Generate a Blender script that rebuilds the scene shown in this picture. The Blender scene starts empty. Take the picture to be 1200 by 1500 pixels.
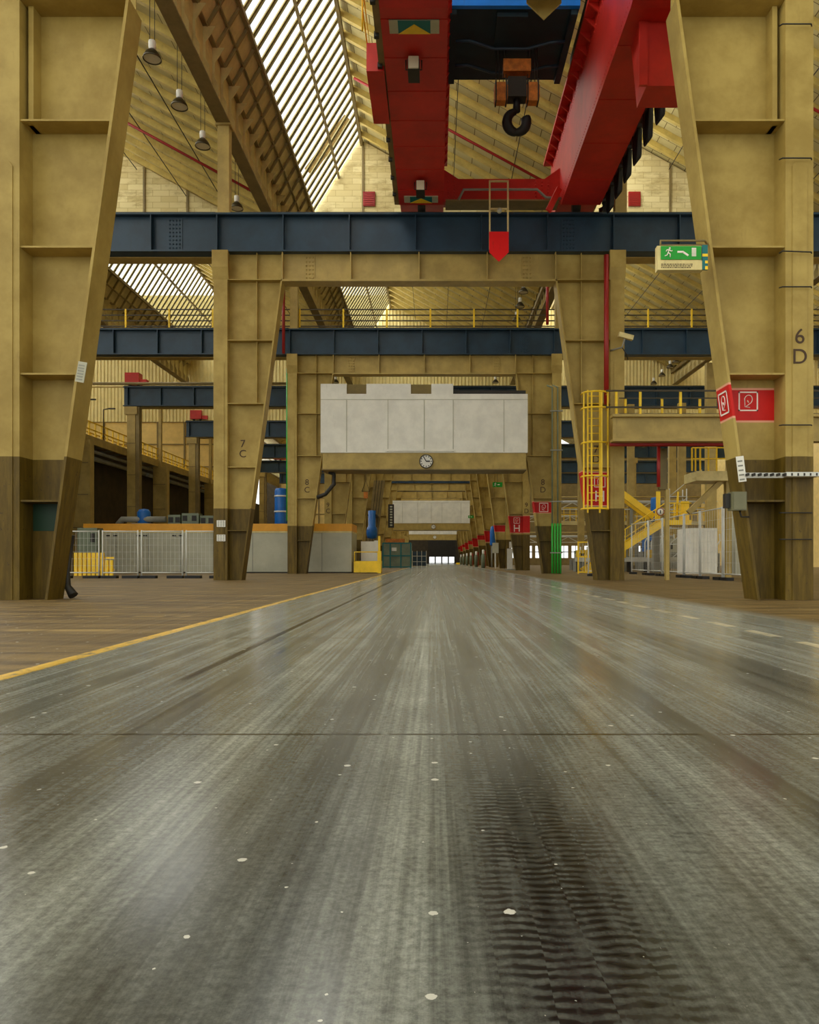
import bpy, bmesh, math, random
from mathutils import Vector, Matrix
random.seed(7)
SC = bpy.context.scene
COL = SC.collection
F, H, VX, VY = 1115.0, 0.78, 638.0, 821.0      # focal length in px, eye height, vanishing point
D = 15.0                                        # bay spacing along the hall
XC = -0.65                                      # centre of the portal frames


def at(px, py, Y):
    s = F / Y
    return Vector(((px - VX) / s, Y, H + (VY - py) / s))


# ------------------------------------------------------------------ mesh helpers
class MB:
    def __init__(self):
        self.v = []
        self.f = []
        self.sm = []
        self.cuts = []

    def add(self, vs, fs, smooth=False):
        o = len(self.v)
        self.cuts.append((o, len(self.f)))
        self.v += [tuple(p) for p in vs]
        self.f += [[i + o for i in q] for q in fs]
        self.sm += [smooth] * len(fs)
        return self

    def box(self, x0, x1, y0, y1, z0, z1, M=None):
        vs = [Vector((x, y, z)) for z in (z0, z1) for y in (y0, y1) for x in (x0, x1)]
        if M is not None:
            vs = [M @ p for p in vs]
        return self.add(vs, [(0, 2, 3, 1), (4, 5, 7, 6), (0, 1, 5, 4), (2, 6, 7, 3), (0, 4, 6, 2), (1, 3, 7, 5)])

    def prism(self, pts, a, b, axis='Y'):
        # polygon extruded along an axis; pts are the other two coordinates in order
        def mk(p, t):
            if axis == 'Y':
                return (p[0], t, p[1])
            if axis == 'X':
                return (t, p[0], p[1])
            return (p[0], p[1], t)
        n = len(pts)
        vs = [mk(p, a) for p in pts] + [mk(p, b) for p in pts]
        fs = [list(range(n)), list(range(2 * n - 1, n - 1, -1))]
        for i in range(n):
            j = (i + 1) % n
            fs.append((i, i + n, j + n, j))
        return self.add(vs, fs)

    def bar(self, p, q, w, h, up=(0, 0, 1)):
        p, q = Vector(p), Vector(q)
        d = (q - p).normalized()
        u = Vector(up)
        s = d.cross(u)
        if s.length < 1e-4:
            s = d.cross(Vector((0, 1, 0)))
        s.normalize()
        u = s.cross(d)
        c = [(-w / 2, -h / 2), (w / 2, -h / 2), (w / 2, h / 2), (-w / 2, h / 2)]
        vs = [p + s * a + u * b for a, b in c] + [q + s * a + u * b for a, b in c]
        return self.add(vs, [(3, 2, 1, 0), (4, 5, 6, 7), (0, 1, 5, 4), (1, 2, 6, 5), (2, 3, 7, 6), (3, 0, 4, 7)])

    def tube(self, pts, r, n=8):
        pts = [Vector(p) for p in pts]
        rings = []
        ref = None
        for i, p in enumerate(pts):
            if i == 0:
                d = pts[1] - p
            elif i == len(pts) - 1:
                d = p - pts[i - 1]
            else:
                d = (pts[i + 1] - p).normalized() + (p - pts[i - 1]).normalized()
            d.normalize()
            if ref is None:
                ref = d.cross(Vector((0, 0, 1)))
                if ref.length < 1e-3:
                    ref = d.cross(Vector((1, 0, 0)))
            ref = (ref - d * ref.dot(d)).normalized()
            b = d.cross(ref)
            rr = r[i] if isinstance(r, (list, tuple)) else r
            rings.append([p + (ref * math.cos(2 * math.pi * k / n) + b * math.sin(2 * math.pi * k / n)) * rr for k in range(n)])
        vs = [q for ring in rings for q in ring]
        fs = []
        for i in range(len(rings) - 1):
            for k in range(n):
                a, b2 = i * n + k, i * n + (k + 1) % n
                fs.append((a, b2, b2 + n, a + n))
        self.add(vs, fs, True)
        o = len(self.v) - len(vs)
        self.f += [[o + k for k in range(n - 1, -1, -1)], [o + (len(rings) - 1) * n + k for k in range(n)]]
        self.sm += [False, False]
        return self

    def lathe(self, prof, c=(0, 0, 0), n=20, axis='Z'):
        vs, fs = [], []
        for r, z in prof:
            for k in range(n):
                a = 2 * math.pi * k / n
                x, y = r * math.cos(a), r * math.sin(a)
                p = (x, y, z) if axis == 'Z' else ((x, z, y) if axis == 'Y' else (z, x, y))
                vs.append((p[0] + c[0], p[1] + c[1], p[2] + c[2]))
        for i in range(len(prof) - 1):
            for k in range(n):
                a, b = i * n + k, i * n + (k + 1) % n
                fs.append((a, b, b + n, a + n))
        return self.add(vs, fs, True)

    def build_each(self, name, mat, parent=None):
        # every added shape becomes a part of its own
        ends = self.cuts[1:] + [(len(self.v), len(self.f))]
        for (v0, f0), (v1, f1) in zip(self.cuts, ends):
            m = MB()
            m.add(self.v[v0:v1], [[i - v0 for i in q] for q in self.f[f0:f1]])
            m.sm = self.sm[f0:f1]
            m.build(name, mat, parent)

    def build(self, name, mat, parent=None, loc=None):
        me = bpy.data.meshes.new(name)
        me.from_pydata(self.v, [], self.f)
        bm = bmesh.new()
        bm.from_mesh(me)
        bmesh.ops.recalc_face_normals(bm, faces=bm.faces)
        bm.to_mesh(me)
        bm.free()
        me.polygons.foreach_set('use_smooth', self.sm)
        me.materials.append(mat)
        me.update()
        o = bpy.data.objects.new(name, me)
        COL.objects.link(o)
        if loc is not None:
            o.location = loc
        if parent is not None:
            o.parent = parent
        return o


def thing(name, label, cat, loc=(0, 0, 0), group=None, rz=0):
    o = bpy.data.objects.new(name, None)
    COL.objects.link(o)
    o.location = loc
    o.rotation_euler = (0, 0, rz)
    o.empty_display_size = 0.2
    return tag(o, label, cat, group)


def tag(o, label, cat, group=None):
    o['label'] = label
    o['category'] = cat
    o['kind'] = 'thing'
    if group:
        o['group'] = group
    return o


def struct(o, label=None):
    o['kind'] = 'structure'
    if label:
        o['label'] = label
    return o


def dup(root, label=None, loc=None, group=None):
    def cp(o, parent):
        c = o.copy()
        COL.objects.link(c)
        if parent is not None:
            c.parent = parent
        for ch in kids[o.name]:
            cp(ch, c)
        return c
    kids = {}
    st = [root]
    while st:
        o = st.pop()
        kids[o.name] = list(o.children)
        st += kids[o.name]
    r = cp(root, None)
    if label:
        r['label'] = label
    if loc is not None:
        r.location = loc
    if group:
        r['group'] = group
    return r


def copies(o, locs):
    for l in locs:
        c = o.copy()
        COL.objects.link(c)
        c.location = l


def text(name, s, size, mat, parent, loc, face='front', align='CENTER', depth=0.004):
    cu = bpy.data.curves.new(name, 'FONT')
    cu.body = s
    cu.size = size
    cu.align_x = align
    cu.align_y = 'CENTER'
    cu.extrude = depth
    cu.space_line = 0.95
    tmp = bpy.data.objects.new(name + '_source', cu)
    COL.objects.link(tmp)
    dg = bpy.context.evaluated_depsgraph_get()
    me = bpy.data.meshes.new_from_object(tmp.evaluated_get(dg))
    bpy.data.objects.remove(tmp)
    bpy.data.curves.remove(cu)
    me.materials.clear()
    me.materials.append(mat)
    me.transform(Matrix.Rotation(math.radians(90), 4, 'X'))
    o = bpy.data.objects.new(name, me)
    COL.objects.link(o)
    o.location = loc
    o.parent = parent
    return o


# ------------------------------------------------------------------ materials
def lin(c):
    return tuple((x / 12.92 if x <= 0.04045 else ((x + 0.055) / 1.055) ** 2.4) for x in [v / 255.0 for v in c]) + (1.0,)


class G:
    """small node-graph writer"""
    def __init__(self, name):
        self.m = bpy.data.materials.new(name)
        self.m.use_nodes = True
        self.t = self.m.node_tree
        self.n = self.t.nodes
        self.b = self.n['Principled BSDF']
        self.out = self.n['Material Output']
        self._geo = self._tc = None

    def lk(self, a, b):
        self.t.links.new(a, b)

    def put(self, sock, v):
        if isinstance(v, bpy.types.NodeSocket):
            self.lk(v, sock)
        else:
            sock.default_value = v

    def pos(self):
        if self._geo is None:
            self._geo = self.n.new('ShaderNodeNewGeometry')
        return self._geo.outputs['Position']

    def obj(self):
        if self._tc is None:
            self._tc = self.n.new('ShaderNodeTexCoord')
        return self._tc.outputs['Object']

    def sep(self, v):
        s = self.n.new('ShaderNodeSeparateXYZ')
        self.lk(v, s.inputs[0])
        return s.outputs

    def vec(self, x, y, z):
        c = self.n.new('ShaderNodeCombineXYZ')
        for i, q in enumerate((x, y, z)):
            self.put(c.inputs[i], q)
        return c.outputs[0]

    def scale(self, v, s):
        m = self.n.new('ShaderNodeVectorMath')
        m.operation = 'MULTIPLY'
        self.lk(v, m.inputs[0])
        m.inputs[1].default_value = s
        return m.outputs[0]

    def math(self, op, a, b=0.0, clamp=False):
        m = self.n.new('ShaderNodeMath')
        m.operation = op
        m.use_clamp = clamp
        self.put(m.inputs[0], a)
        self.put(m.inputs[1], b)
        return m.outputs[0]

    def noise(self, v, scale, detail=4, rough=0.6):
        t = self.n.new('ShaderNodeTexNoise')
        self.lk(v, t.inputs['Vector'])
        t.inputs['Scale'].default_value = scale
        t.inputs['Detail'].default_value = detail
        t.inputs['Roughness'].default_value = rough
        return t.outputs[0]

    def mr(self, v, a, b, c=0.0, d=1.0):
        m = self.n.new('ShaderNodeMapRange')
        m.interpolation_type = 'SMOOTHSTEP'
        self.put(m.inputs[0], v)
        m.inputs[1].default_value = a
        m.inputs[2].default_value = b
        m.inputs[3].default_value = c
        m.inputs[4].default_value = d
        return m.outputs[0]

    def band(self, v, a, b, soft):
        return self.math('MULTIPLY', self.mr(v, a - soft, a + soft), self.mr(v, b - soft, b + soft, 1.0, 0.0))

    def mix(self, f, a, b, mode='MIX'):
        m = self.n.new('ShaderNodeMix')
        m.data_type = 'RGBA'
        m.blend_type = mode
        self.put(m.inputs[0], f)
        self.put(m.inputs[6], a)
        self.put(m.inputs[7], b)
        return m.outputs[2]

    def ramp(self, v, stops, interp='LINEAR'):
        r = self.n.new('ShaderNodeValToRGB')
        r.color_ramp.interpolation = interp
        self.lk(v, r.inputs[0])
        e = r.color_ramp.elements
        for i, (p, c) in enumerate(stops):
            if i < 2:
                e[i].position = p
            else:
                e.new(p)
        for i, (p, c) in enumerate(sorted(stops)):
            e[i].position = p
            e[i].color = c if len(c) == 4 else (*c, 1)
        return r.outputs[0]

    def bump(self, h, strength, dist=0.02):
        b = self.n.new('ShaderNodeBump')
        b.inputs['Strength'].default_value = strength
        b.inputs['Distance'].default_value = dist
        self.lk(h, b.inputs['Height'])
        self.lk(b.outputs[0], self.b.inputs['Normal'])

    def fin(self, col, rough=0.5, metal=0.0, spec=0.5):
        self.put(self.b.inputs['Base Color'], col)
        self.put(self.b.inputs['Roughness'], rough)
        self.b.inputs['Metallic'].default_value = metal
        self.b.inputs['Specular IOR Level'].default_value = spec
        return self.m


def paint(name, rgb, rough=0.5, var=0.18, scale=1.3, metal=0.0, dirt=(70, 52, 25), spec=0.4):
    g = G(name)
    p = g.pos()
    c = lin(rgb)
    n1 = g.noise(p, scale, 5, 0.65)
    n2 = g.noise(g.scale(p, (3.0, 3.0, 0.5)), scale * 2.2, 4, 0.7)
    dk = tuple(x * (1 - var) for x in c[:3]) + (1,)
    lt = tuple(min(1, x * (1 + var * 0.7)) for x in c[:3]) + (1,)
    col = g.mix(g.mr(n1, 0.3, 0.7), dk, lt)
    col = g.mix(g.math('MULTIPLY', g.mr(n2, 0.58, 0.8), 0.35), col, lin(dirt))
    return g.fin(col, rough, metal, spec)


def leg_paint(name, z0=None, z1=None):
    g = G(name)
    p = g.pos()
    z = g.sep(p)[2]
    n1 = g.noise(p, 0.9, 5, 0.65)
    n2 = g.noise(g.scale(p, (3.0, 3.0, 0.4)), 2.5, 5, 0.7)
    n3 = g.noise(p, 9.0, 3, 0.6)
    tan = g.mix(g.mr(n1, 0.3, 0.7), lin(TAN0), lin(TAN1))
    tan = g.mix(g.math('MULTIPLY', g.mr(n2, 0.6, 0.82), 0.4), tan, lin((110, 80, 38)))
    ol = g.mix(g.mr(n2, 0.35, 0.7), lin((82, 64, 14)), lin((108, 87, 26)))
    ol = g.mix(g.mr(n3, 0.66, 0.72), ol, lin((66, 50, 26)))
    col = g.mix(g.mr(z, 2.825, 2.835), ol, tan)
    if z0 is not None:
        red = g.mix(g.mr(n1, 0.3, 0.7), lin((176, 18, 14)), lin((205, 26, 18)))
        col = g.mix(g.band(z, z0 - 0.04, z1 + 0.04, 0.004), col, lin((226, 160, 130)))
        col = g.mix(g.band(z, z0, z1, 0.004), col, red)
    return g.fin(col, 0.5, 0, 0.25)


TAN = (170, 146, 79)
TAN0, TAN1 = (150, 126, 62), (178, 154, 84)
M = {}
M['tan'] = paint('tan_paint', TAN, 0.5)
M['tan_pale'] = paint('pale_tan_paint', (214, 196, 134), 0.55)
M['leg'] = leg_paint('leg_paint')
M['leg_red'] = leg_paint('leg_paint_red_band', 3.63, 4.25)
M['leg_h'] = leg_paint('leg_paint_tall_red_band', 2.98, 4.28)
M['olive'] = paint('olive_paint', (112, 95, 46), 0.5)
M['navy'] = paint('navy_paint', (32, 56, 72), 0.42, 0.22, 1.0, dirt=(30, 34, 36))
M['brown'] = paint('brown_steel', (130, 112, 68), 0.6)
M['panel_brown'] = paint('brown_panel', (190, 172, 116), 0.6)
M['bar'] = paint('glazing_bar_paint', (126, 114, 66), 0.6)
M['rafter'] = paint('rafter_paint', (196, 172, 92), 0.6, 0.2)
M['red'] = paint('crane_red', (190, 38, 24), 0.45, 0.2, 0.7, dirt=(84, 44, 26))
M['bright_red'] = paint('sign_red', (240, 10, 10), 0.5, 0.04)
M['pipe_red'] = paint('pipe_red', (150, 30, 24), 0.4, 0.12)
M['blue'] = paint('machine_blue', (24, 98, 176), 0.4, 0.12)
M['trolley_blue'] = paint('trolley_blue', (20, 118, 214), 0.45, 0.1)
M['trolley_dark'] = paint('trolley_dark', (22, 46, 54), 0.6, 0.2)
M['yellow'] = paint('yellow_paint', (242, 200, 34), 0.45, 0.14, dirt=(96, 72, 20))
M['orange'] = paint('orange_paint', (222, 156, 34), 0.5, 0.1)
M['white'] = paint('white_panel', (224, 221, 208), 0.6, 0.09, 1.1, dirt=(170, 164, 140))
M['offwhite'] = paint('off_white_panel', (176, 174, 152), 0.6, 0.12, 0.6, dirt=(140, 132, 104))
M['grey'] = paint('grey_paint', (140, 140, 128), 0.5)
M['green_grey'] = paint('green_grey_paint', (112, 122, 98), 0.45)
M['box_grey'] = paint('box_grey_paint', (112, 110, 80), 0.45)
M['dark'] = paint('dark_steel', (40, 36, 28), 0.55)
M['black'] = paint('black_rubber', (22, 21, 20), 0.6)
M['rail_dark'] = paint('dark_rail', (60, 50, 26), 0.5)
M['galv'] = paint('galvanised_steel', (206, 206, 196), 0.4, 0.1, metal=0.0)
M['green'] = paint('green_pipe', (46, 166, 58), 0.4, 0.1)
M['sign_green'] = paint('sign_green', (16, 150, 40), 0.45, 0.05)
M['teal'] = paint('teal_paint', (14, 104, 104), 0.5, 0.05)
M['letter'] = paint('dark_lettering', (66, 44, 18), 0.6, 0.1)
M['white_mark'] = paint('white_lettering', (240, 226, 214), 0.6, 0.05)
M['corrugated'] = paint('corrugated_cladding', (226, 208, 140), 0.55, 0.08)
M['wall_tan'] = paint('wall_panel_tan', (222, 192, 118), 0.6, 0.1)
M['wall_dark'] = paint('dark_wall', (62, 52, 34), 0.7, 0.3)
M['rust'] = paint('rusty_orange', (190, 112, 34), 0.6, 0.35, 5.0, dirt=(60, 30, 14))
M['chrome'] = paint('lamp_metal', (74, 66, 46), 0.3, 0.1, metal=0.5)
M['lens'] = paint('lamp_lens', (220, 210, 180), 0.2, 0.05)
M['wood'] = paint('weathered_board', (170, 140, 84), 0.7, 0.3, 3.0)


def glass_mat():
    g = G('skylight_glass')
    g.n.remove(g.b)
    tr = g.n.new('ShaderNodeBsdfTransparent')
    tr.inputs[0].default_value = (0.9, 0.9, 0.92, 1)
    gl = g.n.new('ShaderNodeBsdfGlossy')
    gl.inputs['Roughness'].default_value = 0.15
    mx = g.n.new('ShaderNodeMixShader')
    mx.inputs[0].default_value = 0.06
    g.lk(tr.outputs[0], mx.inputs[1])
    g.lk(gl.outputs[0], mx.inputs[2])
    g.lk(mx.outputs[0], g.out.inputs[0])
    return g.m


M['glass'] = glass_mat()


def brick_mat():
    g = G('white_block_wall')
    p = g.sep(g.pos())
    v = g.vec(p[0], p[2], 0.0)
    b = g.n.new('ShaderNodeTexBrick')
    g.lk(v, b.inputs['Vector'])
    b.inputs['Scale'].default_value = 1.0
    b.inputs['Brick Width'].default_value = 1.0
    b.inputs['Row Height'].default_value = 0.36
    b.inputs['Mortar Size'].default_value = 0.014
    b.inputs['Mortar Smooth'].default_value = 0.3
    b.inputs['Color1'].default_value = lin((226, 212, 158))
    b.inputs['Color2'].default_value = lin((206, 188, 132))
    b.inputs['Mortar'].default_value = lin((178, 156, 102))
    n = g.noise(g.scale(g.pos(), (1, 1, 3)), 0.6, 6, 0.75)
    col = g.mix(g.math('MULTIPLY', g.mr(n, 0.48, 0.72), 0.65), b.outputs[0], lin((150, 126, 74)))
    return g.fin(col, 0.8, 0, 0.2)


M['brick'] = brick_mat()


def roof_mat():
    g = G('roof_boards')
    p = g.sep(g.pos())
    b = g.n.new('ShaderNodeTexBrick')
    g.lk(g.vec(p[0], p[1], 0.0), b.inputs['Vector'])
    b.inputs['Scale'].default_value = 1.0
    b.inputs['Brick Width'].default_value = 1.0
    b.inputs['Row Height'].default_value = 0.7
    b.inputs['Mortar Size'].default_value = 0.02
    b.inputs['Color1'].default_value = lin((196, 182, 128))
    b.inputs['Color2'].default_value = lin((178, 164, 110))
    b.inputs['Mortar'].default_value = lin((108, 92, 52))
    n = g.noise(g.pos(), 0.8, 4, 0.7)
    col = g.mix(g.math('MULTIPLY', g.mr(n, 0.5, 0.8), 0.4), b.outputs[0], lin((128, 108, 58)))
    return g.fin(col, 0.8, 0, 0.2)


M['roof'] = roof_mat()


def floor_mat():
    g = G('worn_concrete_floor')
    P = g.pos()
    p = g.sep(P)
    x, y = p[0], p[1]
    wob = g.noise(g.scale(P, (0.6, 0.22, 1)), 1.0, 3)
    xw = g.math('ADD', x, g.math('MULTIPLY', g.math('SUBTRACT', wob, 0.5), 0.45))
    # tyre lanes across the aisle: albedo by X
    t = g.math('DIVIDE', g.math('ADD', xw, 3.0), 7.5, clamp=True)

    def st(X, v):
        return ((X + 3.0) / 7.5, (v * .44, v * .44, v * 0.43, 1))
    lanes = g.ramp(t, [st(-3.0, .42), st(-2.2, .46), st(-1.55, .36), st(-1.25, .33), st(-1.0, .50), st(-.82, .54), st(-.62, .34),
                       st(-.4, .26), st(-.26, .40), st(-.12, .56), st(.0, .50), st(.12, .34), st(.36, .30), st(.5, .44), st(.62, .36), st(.8, .50), st(1.05, .44),
                       st(1.2, .24), st(1.36, .42), st(1.75, .50), st(2.0, .26), st(2.3, .24), st(2.6, .46), st(3.2, .44), st(4.4, .36)])
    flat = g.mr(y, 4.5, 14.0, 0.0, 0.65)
    lum = g.math('MULTIPLY', g.math('ADD', g.math('MULTIPLY', g.sep(lanes)[0], g.math('SUBTRACT', 1.0, flat)), g.math('MULTIPLY', flat, 0.185)), g.mr(y, 1.6, 9.0, 0.9, 1.75))  # colour lightened with distance, painting in the glancing reflection on the far lane
    s1 = g.noise(g.scale(P, (9.0, 0.09, 1)), 1.0, 5, 0.62)      # long tyre streaks
    s2 = g.noise(g.scale(P, (38.0, 0.35, 1)), 1.0, 4, 0.65)
    s3 = g.noise(g.scale(P, (1.6, 1.0, 1)), 1.1, 6, 0.7)        # blotches
    s4 = g.noise(P, 42.0, 6, 0.8)
    k = g.math('MULTIPLY', g.mr(s1, 0.32, 0.68, 0.74, 1.2), g.mr(s2, 0.3, 0.7, 0.72, 1.22))
    k = g.math('MULTIPLY', k, g.mr(s3, 0.3, 0.7, 0.78, 1.2))
    k = g.math('MULTIPLY', k, g.mr(s4, 0.3, 0.7, 0.6, 1.32))
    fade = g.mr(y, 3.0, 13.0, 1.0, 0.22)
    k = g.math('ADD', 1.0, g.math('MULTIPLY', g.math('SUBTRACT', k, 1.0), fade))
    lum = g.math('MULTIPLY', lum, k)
    # black tread print near the camera
    tm = g.math('MULTIPLY', g.band(xw, 0.07, 0.46, 0.09), g.mr(y, 2.2, 3.5, 1.0, 0.0))
    cx = g.math('MULTIPLY', xw, 10.5)
    off = g.math('MULTIPLY', g.math('FRACT', g.math('MULTIPLY', g.math('FLOOR', cx), 0.37)), 0.022)
    gap = g.mr(g.noise(g.scale(P, (16.0, 3.0, 1)), 1.0, 3), 0.35, 0.6, 0.35, 1.0)
    tb = g.math('MULTIPLY', g.math('ADD', g.math('ADD', y, off), g.math('MULTIPLY', g.math('SUBTRACT', g.noise(P, 9.0, 2), 0.5), 0.05)), 2 * math.pi / 0.034)
    tw = g.math('ADD', g.math('MULTIPLY', g.math('SINE', tb), 0.5), 0.5)
    tn = g.noise(g.scale(P, (14.0, 20.0, 1)), 1.0, 4, 0.7)
    tread = g.math('MULTIPLY', g.mr(g.math('ADD', g.math('MULTIPLY', g.math('MULTIPLY', tw, gap), 0.55), g.math('MULTIPLY', tn, 0.85)), 0.4, 0.95), tm)
    lum = g.math('MULTIPLY', lum, g.math('SUBTRACT', 1.0, g.math('ADD', g.math('MULTIPLY', tm, 0.4), g.math('MULTIPLY', tread, 0.52))))
    # faint tread in the other tracks
    tm2 = g.math('MULTIPLY', g.math('ADD', g.band(xw, 0.5, 1.0, 0.1), g.band(xw, -1.5, -1.1, 0.15)), g.mr(y, 3.0, 5.0, 1.0, 0.0))
    tr2 = g.math('MULTIPLY', g.math('MULTIPLY', tw, tm2), g.mr(tn, 0.4, 0.7))
    lum = g.math('MULTIPLY', lum, g.math('SUBTRACT', 1.0, g.math('MULTIPLY', tr2, 0.4)))
    col = g.mix(1.0, g.vec(lum, lum, lum), (0.95, 1.0, 0.86, 1), 'MULTIPLY')
    # brown dirty block paving either side of the aisle
    brn = g.mix(g.mr(g.noise(g.scale(P, (0.35, 2.2, 1)), 1.0, 6, 0.75), 0.35, 0.68), lin((100, 80, 40)), lin((156, 130, 76)))
    brn = g.mix(g.mr(s4, 0.35, 0.75), g.mix(1.0, brn, (0.6, 0.58, 0.55, 1), 'MULTIPLY'), brn)
    brn = g.mix(g.mr(g.noise(g.scale(P, (0.5, 1.4, 1)), 1.3, 5, 0.7), 0.62, 0.72), brn, lin((160, 142, 100)))
    edge = g.math('ADD', g.mr(xw, -3.0, -2.75, 1.0, 0.0), g.mr(xw, 4.3, 5.0), clamp=True)
    col = g.mix(edge, col, brn)
    # joints
    jn = g.noise(g.scale(P, (3.0, 8.0, 1)), 2.0, 3)
    j1 = g.band(x, -1.68, -1.61, 0.012)
    j1 = g.math('MULTIPLY', j1, g.mr(y, 4.5, 5.2))
    ymod = g.math('FRACT', g.math('DIVIDE', g.math('SUBTRACT', y, 3.40), 4.23))
    j2 = g.math('MULTIPLY', g.math('LESS_THAN', ymod, 0.007), g.mr(jn, 0.3, 0.45))
    j2 = g.math('MULTIPLY', j2, g.mr(edge, 0.0, 0.5, 1.0, 0.0))
    col = g.mix(g.math('MULTIPLY', g.math('MAXIMUM', j1, j2), 0.85), col, lin((24, 21, 14)))
    # painted lines: yellow left, white dashes right
    wear = g.mr(g.noise(P, 7.0, 5, 0.75), 0.34, 0.52)
    yl = g.math('MULTIPLY', g.band(x, -2.96, -2.82, 0.006), wear)
    col = g.mix(yl, col, lin((226, 184, 74)))
    dm = g.math('LESS_THAN', g.math('FRACT', g.math('DIVIDE', g.math('ADD', y, 0.62), 1.2)), 0.6)
    wl = g.math('MULTIPLY', g.math('MULTIPLY', g.band(x, 3.43, 3.56, 0.006), dm), g.math('MULTIPLY', wear, 0.85))
    col = g.mix(wl, col, lin((222, 212, 178)))
    yd = g.math('MULTIPLY', g.math('LESS_THAN', g.math('FRACT', g.math('DIVIDE', y, 2.1)), 0.10), g.mr(g.noise(g.scale(P, (1.0, .1, 1)), 0.9, 2), 0.5, 0.55))
    yd = g.math('MULTIPLY', yd, g.mr(x, -3.3, -3.2, 1.0, 0.0))
    col = g.mix(g.math('MULTIPLY', yd, 0.3), col, lin((206, 174, 96)))
    # white paint splashes and black specks
    vo = g.n.new('ShaderNodeTexVoronoi')
    vo.voronoi_dimensions = '2D'
    g.lk(P, vo.inputs['Vector'])
    vo.inputs['Scale'].default_value = 6.0
    vr = g.sep(vo.outputs['Color'])
    rad = g.math('MULTIPLY', g.math('POWER', vr[0], 8.0), 0.085)
    spl = g.math('LESS_THAN', g.math('ADD', vo.outputs['Distance'], g.math('MULTIPLY', g.math('SUBTRACT', s4, 0.5), 0.14)), rad)
    col = g.mix(g.math('MULTIPLY', spl, 0.8), col, lin((222, 220, 206)))
    fleck = g.math('MULTIPLY', g.mr(g.noise(g.scale(P, (9.0, 5.0, 1)), 5.0, 6, 0.8), 0.67, 0.70), g.mr(y, 2.0, 7.0, 0.6, 0.0))
    col = g.mix(fleck, col, lin((208, 206, 192)))
    speck = g.mr(g.noise(g.scale(P, (8.0, 6.0, 1)), 2.6, 5, 0.8), 0.31, 0.28)
    col = g.mix(g.math('MULTIPLY', speck, 0.6), col, lin((30, 28, 22)))
    rough = g.math('ADD', g.mr(s1, 0.3, 0.7, 0.14, 0.26), g.math('MULTIPLY', edge, 0.35))
    g.bump(g.math('ADD', g.math('MULTIPLY', s4, 0.5), g.math('MULTIPLY', s2, 0.3)), 0.12, 0.004)
    return g.fin(col, rough, 0, 0.5)


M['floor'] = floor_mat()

# ------------------------------------------------------------------ setting: floor, walls, roof
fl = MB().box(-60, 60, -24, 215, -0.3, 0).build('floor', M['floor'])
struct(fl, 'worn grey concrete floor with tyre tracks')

PITCH, VAL0 = 16.0, -8.4
SLOPE = 0.545
ZV, ZR = 19.6, 26.2        # valley / ridge heights


def tooth(k):
    return VAL0 + PITCH * k


Y0, Y1 = -22.0, 206.0
SKY = 4.5


def daylight(q0, q1, a, e, nn):
    # overcast daylight entering through one skylight
    h = (q1 - q0).length
    A = h * (e - a)
    l = bpy.data.lights.new('daylight', 'AREA')
    l.shape = 'RECTANGLE'
    l.size, l.size_y = h, e - a
    l.energy = SKY * math.pi * A
    l.color = (1.0, 1.0, 0.93)
    o = bpy.data.objects.new('daylight', l)
    COL.objects.link(o)
    c = (q0 + q1) / 2 - nn * 0.12
    o.location = (c.x, (a + e) / 2, c.z)
    z = -nn
    x = (q1 - q0).normalized()
    y = z.cross(x)
    o.rotation_euler = Matrix((x, y, z)).transposed().to_euler()


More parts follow.
